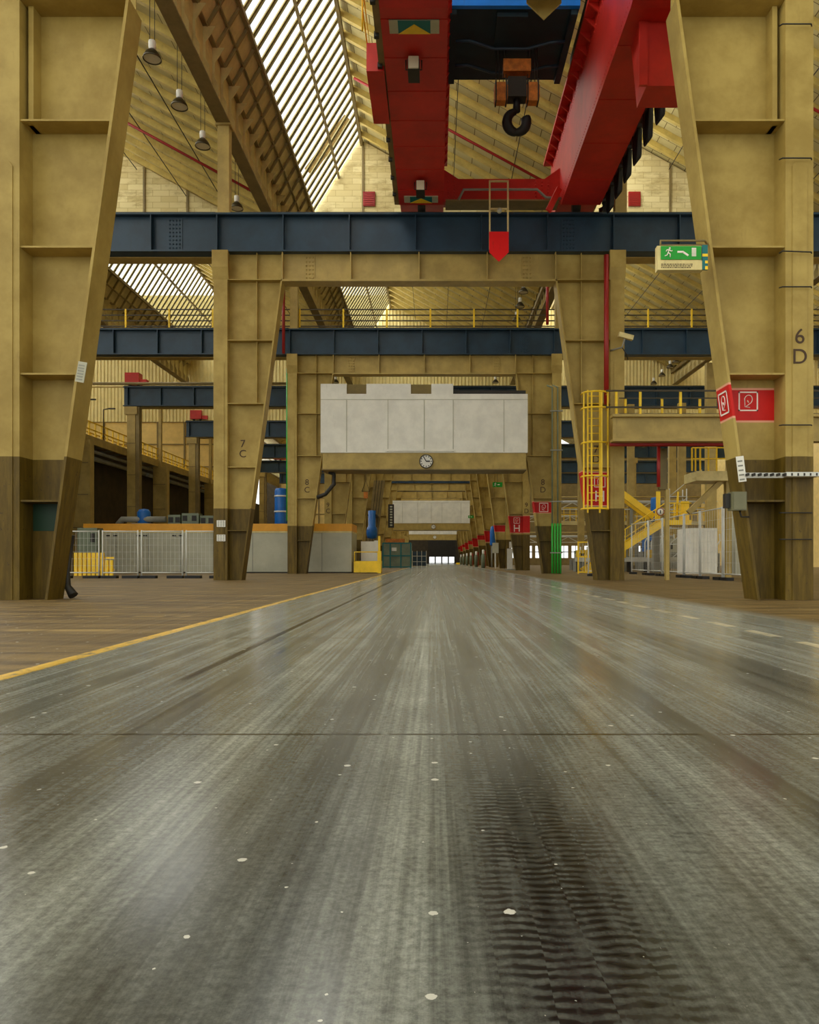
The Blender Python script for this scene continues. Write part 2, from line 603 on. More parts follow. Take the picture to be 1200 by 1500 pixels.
rafter_me = None
wn = 0
for k in range(-2, 3):
    Y1 = 127.0 if k >= 1 else 206.0
    x0 = tooth(k)
    xr, x1 = x0 + 3.84, x0 + PITCH
    th = 0.18
    sl = MB().prism([(xr, ZR), (x1 - 0.35, ZR - SLOPE * (x1 - 0.35 - xr)), (x1 - 0.35, ZR - SLOPE * (x1 - 0.35 - xr) + th), (xr, ZR + th)], Y0, Y1)
    c = struct(sl.build('ceiling_%d' % (k + 3), M['roof']), 'sloping sawtooth roof of pale boards')
    if rafter_me is None:
        w = x1 - 0.4 - xr
        r = MB().prism([(0.15, -0.08), (w, -SLOPE * w), (w, -SLOPE * w - 0.34), (0.15, -0.42)], -0.11, 0.11)
        ro = r.build('rafter', M['rafter'], c, (xr, 14.0, ZR))
        rafter_me = ro.data
        start = 1
    else:
        start = 0
    for i in range(start, 90):
        o = bpy.data.objects.new('rafter', rafter_me)
        COL.objects.link(o)
        o.parent = c
        o.location = (xr, 14.0 + 1.4 * i, ZR)
        if 14 + 1.4 * i > 76:
            break
    # battens along the slope and ridge beam
    b = MB()
    for q in (0.12, 11.9):
        b.bar((xr + q, Y0, ZR - SLOPE * q - 0.3), (xr + q, Y1, ZR - SLOPE * q - 0.3), 0.16, 0.3)
    b.build('ridge_beam', M['brown'], c)
    rods = MB()
    for q in (2.6, 5.6, 8.6):
        rods.bar((xr + q, Y0, ZR - SLOPE * q - 0.5), (xr + q, 75, ZR - SLOPE * q - 0.5), 0.035, 0.035)
    rods.build('tie_rod', M['dark'], c)
    # steep glazing, one window per bay
    gx0, gz0 = x0 + 1.02, 21.6
    ys = [Y0, 13, 30, 45, 60, 75, 110] + ([150, Y1] if k < 1 else [Y1])
    dvec = Vector((xr - gx0, 0, ZR - gz0))
    L = dvec.length
    dn = dvec / L
    nn = Vector((dn.z, 0, -dn.x))       # towards the room
    for a, e in zip(ys[:-1], ys[1:]):
        wn += 1
        pane = MB()
        q0, q1 = Vector((gx0, 0, gz0)), Vector((xr, 0, ZR))
        vs = []
        for off in (0.0, -0.015):
            for yy in (a, e):
                for q in (q0, q1):
                    vs.append((q.x + nn.x * off, yy, q.z + nn.z * off))
        pane.add(vs[:4], [(0, 1, 3, 2)])
        w_ = struct(pane.build('window_%d' % wn, M['glass']), 'steep skylight glazing with dense bars')
        fr = MB()
        step = 0.72 if 13 < e <= 75 else 0.9
        n = int((e - a) / step)
        for i in range(n):
            yy = a + (i + 0.5) * (e - a) / n
            p, q = q0 + nn * 0.04, q1 + nn * 0.04
            fr.bar((p.x, yy, p.z), (q.x, yy, q.z), 0.26, 0.05, nn)
            fr.bar((p.x, yy, p.z), (q.x, yy, q.z), 0.05, 0.16, nn)
        fr.build('glazing_bar', M['bar'], w_)
        daylight(q0, q1, a, e, nn)
        mid = q0 + dvec * 0.5 + nn * 0.2
        pr = MB()
        pr.bar((mid.x, a, mid.z), (mid.x, e, mid.z), 0.12, 0.14)
        pr.bar((q0.x + nn.x * .1, a, q0.z + nn.z * .1), (q0.x + nn.x * .1, e, q0.z + nn.z * .1), 0.14, 0.2)
        pr.build('purlin', M['brown'], w_)
    # opaque panel below the glazing down to the valley
    pb = MB()
    pb.add([(gx0, Y0, gz0), (gx0, Y1, gz0), (x0 + 0.1, Y1, 20.05), (x0 + 0.1, Y0, 20.05)], [(0, 1, 2, 3)])
    pb.add([(x0 + 0.1, Y0, 20.05), (x0 + 0.1, Y1, 20.05), (x0 - 0.4, Y1, ZV + 0.1), (x0 - 0.4, Y0, ZV + 0.1)], [(0, 1, 2, 3)])
    ap = struct(pb.build('trim_%d' % (k + 3), M['panel_brown']), 'brown opaque panels below the skylight')
    rb = MB()
    for i in range(int(62 / 1.15)):
        yy = 13.6 + 1.15 * i
        rb.bar((gx0 + .05, yy, gz0 - .06), (x0 + .15, yy, 20.0), 0.08, 0.12)
    rb.bar((x0 + .62, Y0, 20.78), (x0 + .62, 75, 20.78), 0.07, 0.09)
    rb.build('rib', M['brown'], ap)

# a loose board lying inside the central skylight
bd = MB().bar(at(452, 252, 43.0), at(507, 158, 43.0) + Vector((0, 1.0, 0)), 0.06, 0.55)
tag(bd.build('timber_board', M['wood']), 'weathered timber board leaning across the skylight glazing near the white block gable', 'board')

# valley girders along the hall
GN = {-1: 'brown roof girder along the left aisle, seen above the gallery', 0: 'large brown ribbed roof girder beside the row of pendant lamps',
      1: 'brown roof girder over the right legs of the portal frames', 2: 'brown roof girder over the far side of the right aisle'}
for k in (-1, 0, 1, 2):
    x0 = tooth(k)
    g = thing('roof_girder', GN[k], 'girder', (x0, 13.0, 18.08), 'roof valley girders')
    MB().box(-0.03, 0.03, 0, 62, 0.05, 2.0).build('web', M['panel_brown'], g)
    MB().box(-0.27, 0.27, 0, 62, 0, 0.06).build('bottom_flange', M['brown'], g)
    MB().box(-0.2, 0.2, 0, 62, 1.92, 2.0).build('top_flange', M['brown'], g)
    s = None
    for i in range(54):
        if s is None:
            s = MB()
            for m in (1, -1):
                s.prism([(m * 0.03, 0.06), (m * 0.26, 0.06), (m * 0.27, 0.5), (m * 0.12, 0.8), (m * 0.12, 1.35), (m * 0.5, 1.92), (m * 0.03, 1.92)], -0.02, 0.02)
            s = s.build('stiffener', M['panel_brown'], g, (0, 0.6, 0))
        else:
            c = s.copy()
            COL.objects.link(c)
            c.location = (0, 0.6 + 1.15 * i, 0)

# gable of white blocks at the third frame
wl = MB()
for k in range(-2, 3):
    x0 = tooth(k)
    wl.prism([(x0 - 0.2, 19.0), (x0 + PITCH - 0.2, 19.0), (x0 + PITCH - 0.3, 19.6), (x0 + 3.84, 26.1), (x0 + 1.05, 21.65), (x0 + 0.1, 20.0), (x0 - 0.2, 19.6)], 45.75, 46.0)
wb = struct(wl.build('wall_middle', M['brick']), 'white painted block gable wall above the third frame')
for X, zt in ((-17.5, 24.4), (-14.9, 23.0), (-4.36, 25.9), (-1.3, 24.3), (14.1, 24.6), (16.7, 23.2), (9.3, 22.3), (-22.0, 22.5)):
    MB().box(X - 0.06, X + 0.06, 45.67, 45.75, 19.0, zt).build('post', M['brown'], wb)
for X in ((540 - VX) / 24.6, (932 - VX) / 24.6):
    v = thing('wall_hatch', 'small red hatch high in the white block gable, ' + ('left of the crane' if X < 0 else 'right of the crane'), 'hatch', (X, 45.69, 22.05), 'red wall hatches')
    MB().box(-0.36, 0.36, -0.05, 0.06, 0, 0.86).build('frame', M['pipe_red'], v)
    p = MB()
    for i in range(6):
        p.box(-0.3, 0.3, -0.075, -0.05, 0.06 + i * 0.13, 0.16 + i * 0.13)
    p.build('louvre', M['pipe_red'], v)

# corrugated cladding at the fifth frame
cw = MB()
n = int(92 / 0.34)
pts = []
for i in range(n):
    xx = -46 + i * 0.34
    pts += [(xx, 75.32), (xx + 0.13, 75.32), (xx + 0.17, 75.25), (xx + 0.30, 75.25)]
vs, fs = [], []
for px_, py_ in pts:
    vs += [(px_, py_, 14.5), (px_, py_, 27.0)]
for i in range(len(pts) - 1):
    fs.append((2 * i, 2 * i + 2, 2 * i + 3, 2 * i + 1))
cw.add(vs, fs)
struct(cw.build('wall_back', M['corrugated']), 'pale corrugated cladding wall above the fifth frame')


def panel_wall(name, x0, x1, Y, z0, z1, mat, gm, dx=2.6, dz=2.4, label=None):
    w_ = struct(MB().box(x0, x1, Y, Y + 0.3, z0, z1).build(name, mat), label)
    b = MB()
    nx = int((x1 - x0) / dx)
    for i in range(nx + 1):
        xx = x0 + i * dx
        b.box(xx - 0.09, xx + 0.09, Y - 0.12, Y, z0, z1)
    for i in range(int((z1 - z0) / dz) + 1):
        b.box(x0, x1, Y - 0.09, Y, z0 + i * dz - 0.06, z0 + i * dz + 0.06)
    b.build('frame', gm, w_)
    return w_


panel_wall('wall_back_left', -60, -24.9, 88, 9.0, 26.0, M['wall_tan'], M['brown'], 3.1, 2.6, 'tan panelled wall behind the left gallery')
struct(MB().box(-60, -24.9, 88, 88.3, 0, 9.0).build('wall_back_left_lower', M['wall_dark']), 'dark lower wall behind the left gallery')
struct(MB().box(-60.3, -60, 13, 206, 0, 26).build('wall_left', M['wall_tan']), 'tan wall of the left outer aisle')
struct(MB().box(44, 44.3, 13, 126, 0, 26).build('wall_right', M['wall_tan']), 'tan wall of the right outer aisle')
# back wall of the left aisle behind the crane columns
panel_wall('wall_back_aisle', -24.9, -9.5, 122, 3.0, 20, M['wall_tan'], M['brown'], 3.1, 2.6, 'tan panelled end wall of the left aisle')
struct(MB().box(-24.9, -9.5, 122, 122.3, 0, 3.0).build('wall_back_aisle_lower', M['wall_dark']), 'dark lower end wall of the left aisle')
# right aisle end wall with a band of low windows
rw = MB()
RY = 126.0
rw.box(8.0, 44, RY, RY + 0.3, 3.2, 20)
rw.box(8.0, 44, RY, RY + 0.3, 0, 1.2)
xs = [8.0 + 2.0 * i for i in range(19)]
for i, xx in enumerate(xs):
    rw.box(xx, xx + 0.55, RY, RY + 0.3, 1.2, 3.2)
struct(rw.build('wall_back_right', M['brown']), 'tan end wall of the right aisle with low windows')
for i, xx in enumerate(xs[:-1]):
    wn += 1
    w_ = struct(MB().add([(xx + .55, RY + .15, 1.2), (xx + 2.0, RY + .15, 1.2), (xx + 2.0, RY + .15, 3.2), (xx + .55, RY + .15, 3.2)], [(0, 1, 2, 3)]).build('window_%d' % wn, M['glass']))
    b = MB()
    b.box(xx + .55, xx + 2, RY + .08, RY + .2, 2.14, 2.26)
    b.box(xx + 1.22, xx + 1.32, RY + .08, RY + .2, 1.2, 3.2)
    b.build('glazing_bar', M['dark'], w_)

struct(MB().box(8.0, 8.3, RY + .3, 204, 0, 20).build('wall_right_inner', M['brown']), 'tan wall closing the hall behind the right aisle')
# far end of the hall: dark wall with a gate and four bright windows
EY = 204.0
ew = MB()
ew.box(-46, -2.0, EY, EY + 0.3, 0, 26)
ew.box(5.4, 9.0, EY, EY + 0.3, 0, 26)
ew.box(-2.0, 5.4, EY, EY + 0.3, 6.2, 26)
struct(ew.build('wall_far', M['wall_dark']), 'dark far end wall of the hall')
gd = MB()
gd.box(-2.0, 5.4, EY + .02, EY + .2, 1.75, 6.2)
gd.box(-2.0, 5.4, EY + .02, EY + .2, 0, 0.15)
for i in range(5):
    xx = -2.0 + i * 1.76
    gd.box(xx, xx + 0.36, EY, EY + .22, 0, 6.2)
dr = struct(gd.build('door_1', M['dark']), 'dark far gate with four bright windows')
pn = MB()
pn.add([(-2, EY + .1, .1), (5.4, EY + .1, .1), (5.4, EY + .1, 1.8), (-2, EY + .1, 1.8)], [(0, 1, 2, 3)])
pn.build('pane', M['glass'], dr)

# ------------------------------------------------------------------ portal frames
STZ = (1.94, 4.45, 6.96, 9.46)
ZB0, ZB1 = 11.87, 12.97


def xin(z):
    return 7.05 - 1.6 * z / ZB0


def make_leg(root, m, mat, name, first=False, colmat=None):
    colmat = colmat or M['leg']
    WY = 0.5 if first else 0.34
    web = MB()
    web.prism([(m * 7.05, 0), (m * 7.6, 0), (m * 7.6, ZB1), (m * 5.45, ZB1), (m * 5.45, ZB0)], WY, WY + 0.04)
    leg = web.build('leg', mat, root)
    MB().box(min(m * 7.55, m * 8.1), max(m * 7.55, m * 8.1), 0, 0.65, 0, ZB1).build('outer_column', colmat, leg)
    MB().prism([(m * 7.68, 0), (m * 7.97, 0), (m * 7.97, 8.55), (m * 7.9, 8.65), (m * 7.75, 8.65), (m * 7.68, 8.55)], -0.02, 0.0).build('cover_plate', colmat, leg)
    MB().prism([(-0.14, 12.3), (0, 11.85), (0, ZB1), (-0.14, ZB1)], min(m * 7.5, m * 8.13), max(m * 7.5, m * 8.13), 'X').build('capital', mat, leg)
    MB().prism([(m * 7.05, 0), (m * 7.0, 0), (m * 5.39, ZB0), (m * 5.45, ZB0)], 0, 0.65).build('inner_flange', mat, leg)
    for z in STZ + (ZB0 - 0.02,):
        s = MB()
        x = xin(z)
        for y0, y1 in ((0.03, WY), (WY + 0.04, 0.63)):
            s.prism([(m * (x - .0), y0), (m * 7.55, y0), (m * 7.55, y1), (m * (x - .0), y1)], z, z + 0.035, 'Z')
        s.build('stiffener', mat, leg)
    if first:
        MB().box(min(m * 7.38, m * 7.48), max(m * 7.38, m * 7.48), 0.2, WY, STZ[3], ZB1).build('rib', mat, leg)
    else:
        MB().box(min(m * 6.42, m * 6.45), max(m * 6.42, m * 6.45), 0.16, WY, STZ[2], ZB1).build('rib', mat, leg)
    return leg


def make_frame(n, label, rmat, ZB0=11.87):
    root = thing('portal_frame', label, 'portal frame', (XC, n * D, 0), 'portal frames down the aisle')
    L = make_leg(root, -1, M['leg'], 'leg', n == 1)
    R = make_leg(root, 1, rmat, 'leg', n == 1, rmat if n == 4 else None)
    b = MB()
    b.box(-5.5, 5.5, 0.3, 0.34, ZB0, ZB1)
    cb = b.build('crossbeam', M['tan'], root)
    MB().box(-5.45, 5.45, 0, 0.65, ZB0 - 0.07, ZB0).build('bottom_flange', M['tan'], cb)
    for i in range(-2, 3):
        s = MB()
        s.box(i * 2.7 - 0.02, i * 2.7 + 0.02, 0.05, 0.62, ZB0, ZB1)
        s.build('stiffener', M['tan'], cb)
    for xx in (-4.35, 4.3):
        p = MB()
        p.box(xx - 0.2, xx + 0.2, 0.27, 0.3, ZB0 + 0.05, ZB1 - 0.05)
        for i in range(6):
            for j in range(3):
                p.lathe([(0, -0.03), (0.035, -0.03), (0.035, 0.0)], (xx - 0.13 + 0.13 * j, 0.27, ZB0 + 0.15 + i * 0.16), 6, 'Y')
        p.build('splice_plate', M['tan'], cb)
    return root, L, R


ORD = {5: 'fifth', 6: 'sixth', 7: 'seventh', 8: 'eighth', 9: 'ninth', 10: 'tenth', 11: 'eleventh', 12: 'twelfth', 13: 'thirteenth'}
LAB = {1: 'tan steel portal frame nearest the camera, right leg lettered 6 D',
       2: 'tan steel portal frame beside the yellow caged ladder, left leg lettered 7 C',
       3: 'tan steel portal frame around the large white clock panel, legs lettered 8',
       4: 'tan steel portal frame right behind the large white panel, legs lettered 9'}
frames = {}
for n in range(1, 14):
    lab = LAB.get(n) or ('%s tan steel portal frame down the aisle, counted from the camera' % ORD[n])
    if n <= 4:
        frames[n] = make_frame(n, lab, M['leg_red'] if n in (1, 3) else M['leg_h'], 12.55 if n == 1 else 11.87)
    else:
        r = dup(frames[3 if n % 2 else 4][0], lab, (XC, n * D, 0))
        frames[n] = (r, None, None)
        # keep lettering for the near frames only (added below)


def hose_mark(leg, x, z, s, y):
    w = MB()
    t = 0.015 * s / 0.42
    for a, b, c, d in ((-1, 1, -1, -1), (-1, 1, 1, 1), (-1, -1, -1, 1), (1, 1, -1, 1)):
        w.box(x + a * s / 2 - t, x + b * s / 2 + t, y - 0.006, y, z + c * s / 2 - t, z + d * s / 2 + t)
    arc = []
    for i in range(14):
        a = math.radians(200 - i * 20)
        arc.append((x + 0.03 * s + math.cos(a) * 0.24 * s * (1 - 0.02 * i), y - 0.004, z + 0.1 * s + math.sin(a) * 0.24 * s))
    arc.append((x - 0.12 * s, y - 0.004, z - 0.28 * s))
    w.tube(arc, 0.022 * s, 6)
    w.tube([(x - 0.2 * s, y - 0.004, z + 0.16 * s), (x - 0.18 * s, y - 0.004, z - 0.3 * s), (x + 0.1 * s, y - 0.004, z - 0.34 * s)], 0.022 * s, 6)
    w.tube([(x - 0.05 * s, y - 0.004, z + 0.05 * s), (x + 0.02 * s, y - 0.004, z - 0.08 * s)], 0.03 * s, 6)
    o = w.build('hose_pictogram', M['white_mark'], leg)
    o['label'] = 'white fire hose pictogram'
    return o


# lettering (positions local to the frames)
text('lettering', '6\nD', 0.42, M['letter'], frames[1][2], (7.82, -0.026, 4.98))
hose_mark(frames[1][2], 7.02, 4.02, 0.37, 0.5)
fm = hose_mark(frames[1][2], 0.0, 0.0, 0.42, 0.0)
fm.location = (6.455, 0.325, 3.94)
fm.rotation_euler = (Matrix.Rotation(math.radians(-7.7), 3, 'Y') @ Matrix.Rotation(math.radians(-90), 3, 'Z')).to_euler()
text('lettering', '7\nC', 0.42, M['letter'], frames[2][1], (-7.03, 0.33, 5.22))
text('lettering', '7\nD', 0.42, M['letter'], frames[2][2], (7.05, 0.33, 5.0))
text('lettering', 'H', 0.62, M['white_mark'], frames[2][2], (7.2, 0.33, 3.32))
hose_mark(frames[2][2], 7.2, 3.92, 0.42, 0.34)
text('lettering', '8\nC', 0.48, M['letter'], frames[3][1], (-7.0, 0.33, 5.2))
text('lettering', '8\nD', 0.48, M['letter'], frames[3][2], (7.05, 0.33, 5.2))
hose_mark(frames[3][2], 7.1, 3.94, 0.5, 0.34)
text('lettering', '9\nC', 0.5, M['letter'], frames[4][1], (-7.82, -0.026, 4.9))
text('lettering', '9\nD', 0.5, M['letter'], frames[4][2], (7.82, -0.026, 4.9))
text('lettering', 'H', 0.8, M['white_mark'], frames[4][2], (7.1, 0.33, 3.3))
hose_mark(frames[4][2], 7.1, 3.95, 0.45, 0.34)
MB().box(-7.54, -6.95, 0.49, 0.5, 1.38, 1.93).build('green_patch', paint('dark_green_paint', (12, 48, 24), 0.5), frames[1][1])
for n, leg in ((1, 1), (2, 1)):
    pass

# roof columns standing on the runway beams
for n in (2, 3, 4):
    for X in (-8.4, 7.35):
        side = 'left' if X < 0 else 'right'
        pos = {2: 'nearest runway beam', 3: 'railed runway beam', 4: 'third runway beam'}[n]
        o = MB().box(-0.23, 0.23, 0, 0.4, 0, 3.58).build('roof_column', M['tan'], None, (X, n * D + 0.12, 14.5))
        tag(o, 'short tan roof column on the %s, over the %s legs' % (pos, side), 'column', 'roof columns')
        p = MB()
        p.box(-0.3, 0.3, -0.06, 0.46, 0, 0.05)
        p.box(-0.3, 0.3, -0.06, 0.46, 3.5, 3.58)
        p.build('end_plate', M['tan'], o)

# navy crane runway beams across every frame
BX0, BX1 = -24.65, 38.0
BL = {1: 'dark blue runway beam over the nearest portal frame', 2: 'dark blue runway beam under the red overhead crane',
      3: 'dark blue runway beam with yellow posted railing on top', 4: 'dark blue runway beam behind the large white clock panel'}
for n in range(1, 9):
    lab = BL.get(n) or ('%s dark blue runway beam down the aisle, counted from the camera' % ORD[n])
    bx0 = BX0 if n > 1 else -13.0
    bx1 = BX1 if n > 1 else 12.0
    r = thing('runway_beam', lab, 'crane beam', (0, n * D, 12.97), 'crane runway beams')
    MB().box(bx0, bx1, 0.26, 0.3, 0.05, 1.47).build('web', M['navy'], r)
    MB().box(bx0, bx1, 0.0, 0.56, 1.46, 1.53).build('top_flange', M['navy'], r)
    MB().box(bx0, bx1, 0.0, 0.56, 0.0, 0.06).build('bottom_flange', M['navy'], r)
    MB().box(bx0, bx1, 0.6, 1.25, -0.02, 0.05).build('soffit_plate', M['tan'], r)
    rl = MB().box(bx0, bx1, 0.22, 0.34, 1.53, 1.65)
    rl.build('rail', M['rail_dark'], r)
    st0 = None
    x = -24.3
    while x < bx1:
        if x > bx0:
            if st0 is None:
                st0 = MB().box(-0.02, 0.02, 0.02, 0.26, 0.06, 1.46).build('stiffener', M['navy'], r, (x, 0, 0))
            else:
                c = st0.copy()
                COL.objects.link(c)
                c.location = (x, 0, 0)
        x += 2.612
    for xx in (-10.35, 5.3):
        p = MB()
        p.box(xx - 0.3, xx + 0.3, 0.23, 0.26, 0.15, 1.4)
        for i in range(8):
            for j in range(4):
                p.lathe([(0, -0.03), (0.035, -0.03), (0.035, 0.0)], (xx - 0.2 + 0.13 * j, 0.23, 0.22 + i * 0.155), 6, 'Y')
        p.build('splice_plate', M['navy'], r)
    if n == 3:
        ps = None
        for i in range(22):
            xx = -23.7 + 2.6 * i
            if ps is None:
                ps = MB().box(-0.05, 0.05, 0.42, 0.52, 1.53, 2.82).build('railing_post', M['yellow'], r, (xx, 0, 0))
            else:
                c = ps.copy()
                COL.objects.link(c)
                c.location = (xx, 0, 0)
        for zz in (1.8, 2.13, 2.46, 2.8):
            MB().box(bx0, bx1, 0.44, 0.5, zz - 0.03, zz + 0.03).build('railing_bar', M['rail_dark'], r)
    if n in (4, 5, 6, 7):
        bx = {4: -23.9, 5: -23.6, 6: -21.8, 7: -21.8}[n]
        e = thing('end_carriage', 'small red crane end carriage on the left end of the %s beam' % {4: 'fourth', 5: 'fifth', 6: 'sixth', 7: 'seventh'}[n], 'crane carriage', (bx, n * D + 0.28, 14.62), 'red crane carriages')
        MB().box(-0.55, 0.55, -0.4, 0.4, 0.1, 0.95).build('housing', M['red'], e)
        MB().box(0.55, 1.1, -0.25, 0.25, 0.1, 0.45).build('buffer', M['red'], e)
        for q in (-0.3, 0.35):
            MB().lathe([(0, -0.1), (0.14, -0.1), (0.14, 0.1), (0, 0.1)], (q, 0, 0.14), 12, 'Y').build('wheel', M['dark'], e)

# ------------------------------------------------------------------ white panels over the aisle
PW = -6.63, 5.33


def gate_panel(name, label, Y, z0, zm, z1, zt, merlons, mat_w=M['white']):
    r = thing(name, label, 'wall panel', (0, Y, z0), 'white panels over the aisle')
    x0, x1 = PW
    MB().box(x0 + 0.1, x1 - 0.1, 0, 2.0, 0, zm - z0).build('lintel', M['tan'], r)
    fl_ = MB()
    fl_.box(x0 + 0.05, x1 - 0.05, -0.06, 2.0, -0.06, 0.0)
    fl_.build('bottom_plate', M['brown'], r)
    MB().box(x0, x1, -0.05, 0.7, zm - z0, z1 - z0).build('panel', mat_w, r)
    j = MB()
    for fx in (0.125, 0.325, 0.5, 0.64, 0.885):
        xx = x0 + (x1 - x0) * fx
        j.box(xx - 0.02, xx + 0.02, -0.065, -0.05, zm - z0 + 0.05, z1 - z0 - 0.35)
    j.box(x0, x1, -0.065, -0.05, z1 - z0 - 0.34, z1 - z0 - 0.31)
    j.build('joint', M['offwhite'], r)
    if merlons:
        for a, b in merlons:
            MB().box(a, b, -0.05, 0.3, z1 - z0, zt - z0).build('raised_panel', mat_w, r)
        MB().box(x0 + .1, 1.0, 0.05, 0.3, z1 - z0, zt - z0 - 0.02).build('backing', M['olive'], r)
        MB().box(1.0, x1 - .1, 0.05, 0.3, z1 - z0, z1 - z0 + 0.22).build('backing', M['dark'], r)
        MB().box((566 - VX) / 25.3, (641 - VX) / 25.3 + 1.0, -0.11, -0.05, zm - z0 + 0.08, zm - z0 + 0.2).build('batten', M['white'], r)
    return r


sx = lambda p: (p - VX) / 25.34
gate_panel('gate_panel', 'large white panel with notched top over the aisle, clock on its tan lintel', 44.0, 6.07, 7.0, 10.4, 10.98,
           [(PW[0], sx(508)), (sx(537), sx(602)), (sx(632), sx(664))])
gate_panel('gate_panel', 'smaller looking white panel in the middle distance, seen under the large one', 118.0, 5.5, 6.55, 10.05, 10.05, None)
gate_panel('gate_panel', 'lowest and farthest white panel over the aisle, near the dark gate', 190.0, 5.9, 7.3, 9.6, 9.6, None)


def clock(label, X, Y, z, r):
    c = thing('wall_clock', label, 'clock', (X, Y, z), 'clocks over the aisle')
    MB().lathe([(0, 0.0), (r, 0.0), (r * 1.06, -0.03), (r * 1.06, -0.1), (r * 0.95, -0.12), (r * 0.93, -0.08)], (0, 0, 0), 32, 'Y').build('case', M['dark'], c)
    MB().lathe([(0, -0.085), (r * 0.95, -0.085)], (0, 0, 0), 32, 'Y').build('dial', M['white'], c)
    tk = MB()
    for i in range(12):
        a = math.radians(30 * i)
        p = Vector((math.sin(a), 0, math.cos(a)))
        tk.bar(p * r * 0.68 + Vector((0, -0.09, 0)), p * r * 0.88 + Vector((0, -0.09, 0)), 0.02, 0.05 * r / 0.4, (0, 1, 0) if False else (p.z, 0, -p.x))
    tk.build('hour_mark', M['black'], c)
    a = math.radians(-30)
    MB().bar((0, -0.1, 0), (math.sin(a) * r * .78, -0.1, math.cos(a) * r * .78), 0.02, 0.05 * r / 0.4, (math.cos(a), 0, -math.sin(a))).build('minute_hand', M['black'], c)
    a = math.radians(88)
    MB().bar((0, -0.11, 0), (math.sin(a) * r * .58, -0.11, math.cos(a) * r * .58), 0.02, 0.07 * r / 0.4, (math.cos(a), 0, -math.sin(a))).build('hour_hand', M['black'], c)


clock('round station clock on the tan lintel of the large white panel', (624.5 - VX) / 25.34, 44.0, 6.5, 0.38)
clock('round clock on the lintel of the middle distance white panel', (635 - VX) / 9.45, 118.0, 6.0, 0.34)
clock('round clock on the lintel of the farthest white panel', (637 - VX) / 5.87, 190.0, 6.6, 0.42)

# ------------------------------------------------------------------ overhead crane
cr = thing('overhead_crane', 'red overhead travelling crane with twin box girders above the aisle', 'crane', (0, 15.3, 14.5))


def girder(x0, x1, zt):
    g = MB()
    # side profile in (y, z): local y from 0 (near) to 17 (far)
    prof = [(0, 1.0), (3.8, 0.15), (14.4, 0.15), (14.6, 0.5), (17.0, 0.62), (17.0, zt), (0, zt)]
    g.prism(prof, x0, x1, 'X')
    return g.build('girder', M['red'], cr)


gl_ = girder(-1.41, 0.32, 3.1)
gr_ = girder(4.9, 6.44, 3.1)
for gg, xa, xb in ((gl_, 0.32, 0.5), (gr_, 4.58, 4.9)):
    MB().box(xa, xb, 0, 17, 3.0, 3.12).build('top_flange', M['red'], gg)
    b0 = None
    for i in range(26):
        yy = 0.5 + i * 0.64
        if b0 is None:
            b0 = MB()
            b0.prism([(xa, 3.0), (xb, 3.0), (xb if xa > 1 else xa, 2.72)], -0.03, 0.03)
            b0 = b0.build('bracket', M['red'], gg, (0, yy, 0))
        else:
            c = b0.copy()
            COL.objects.link(c)
            c.location = (0, yy, 0)
rv = MB()
for i in range(90):
    rv.lathe([(0, -0.015), (0.02, -0.012), (0.025, 0)], (4.9, 1.6 + i * 0.165, 0.35 + (0.5 if i < 14 and False else 0)), 5, 'X')
    rv.lathe([(0, -0.015), (0.02, -0.012), (0.025, 0)], (4.9, 1.6 + i * 0.165, 2.6), 5, 'X')
rv.build('rivets', M['red'], gr_)
# bottom weld seams and walkway edge on the left girder
MB().box(-1.6, -1.41, 3.0, 14.6, 0.25, 0.4).build('walkway_edge', M['brown'], gl_)
wb_ = MB()
for i in range(9):
    wb_.box(-1.63, -1.5, 3.6 + i * 1.25, 3.72 + i * 1.25, 0.16, 0.3)
wb_.build_each('bolt', M['dark'], gl_)
rg = MB()
for i in range(7):
    rg.box(-1.41, 0.32, 4.2 + i * 1.5, 4.24 + i * 1.5, 0.135, 0.15)
rg.build('weld_seam', M['red'], gl_)
rg = MB()
for i in range(4):
    rg.box(4.9, 6.44, 5.2 + i * 2.4, 5.24 + i * 2.4, 0.135, 0.15)
rg.build('weld_seam', M['red'], gr_)
for px_, py_, Y in ((606, 84, 20.9), (616, 262, 27.7)):
    X = (px_ - VX) / (F / Y)
    b = MB().box(X - 0.16, X + 0.16, Y - 15.3 - 0.1, Y - 15.3 + 0.5, -0.3, 0.0)
    wl_ = b.build('work_light', M['dark'], gl_)
    MB().box(X - 0.14, X + 0.14, Y - 15.3 - 0.13, Y - 15.3 - 0.1, -0.28, 0.05).build('lens', M['lens'], wl_)
    MB().tube([(X - .22, Y - 15.1, 0.14), (X - .22, Y - 15.1, -0.12), (X + .22, Y - 15.1, -0.12), (X + .22, Y - 15.1, 0.14)], 0.02, 6).build('bracket', M['dark'], wl_)
for Y, w_ in ((19.75, 0.62), (29.2, 0.62)):
    X = -0.55
    p = MB().box(X - 0.65, X + 0.65, Y - 15.3 - 0.25, Y - 15.3 + 0.25, 0.12, 0.149).build('marker_plate', M['offwhite'], gl_)
    y0_ = Y - 15.3
    MB().box(X - .42, X + .42, y0_ - .24, y0_ + .24, 0.11, 0.12).build('teal_field', M['teal'], p)
    MB().prism([(X - 0.42, y0_ + 0.24), (X + 0.42, y0_ + 0.24), (X, y0_ - 0.12)], 0.1, 0.11, 'Z').build('yellow_triangle', M['yellow'], p)
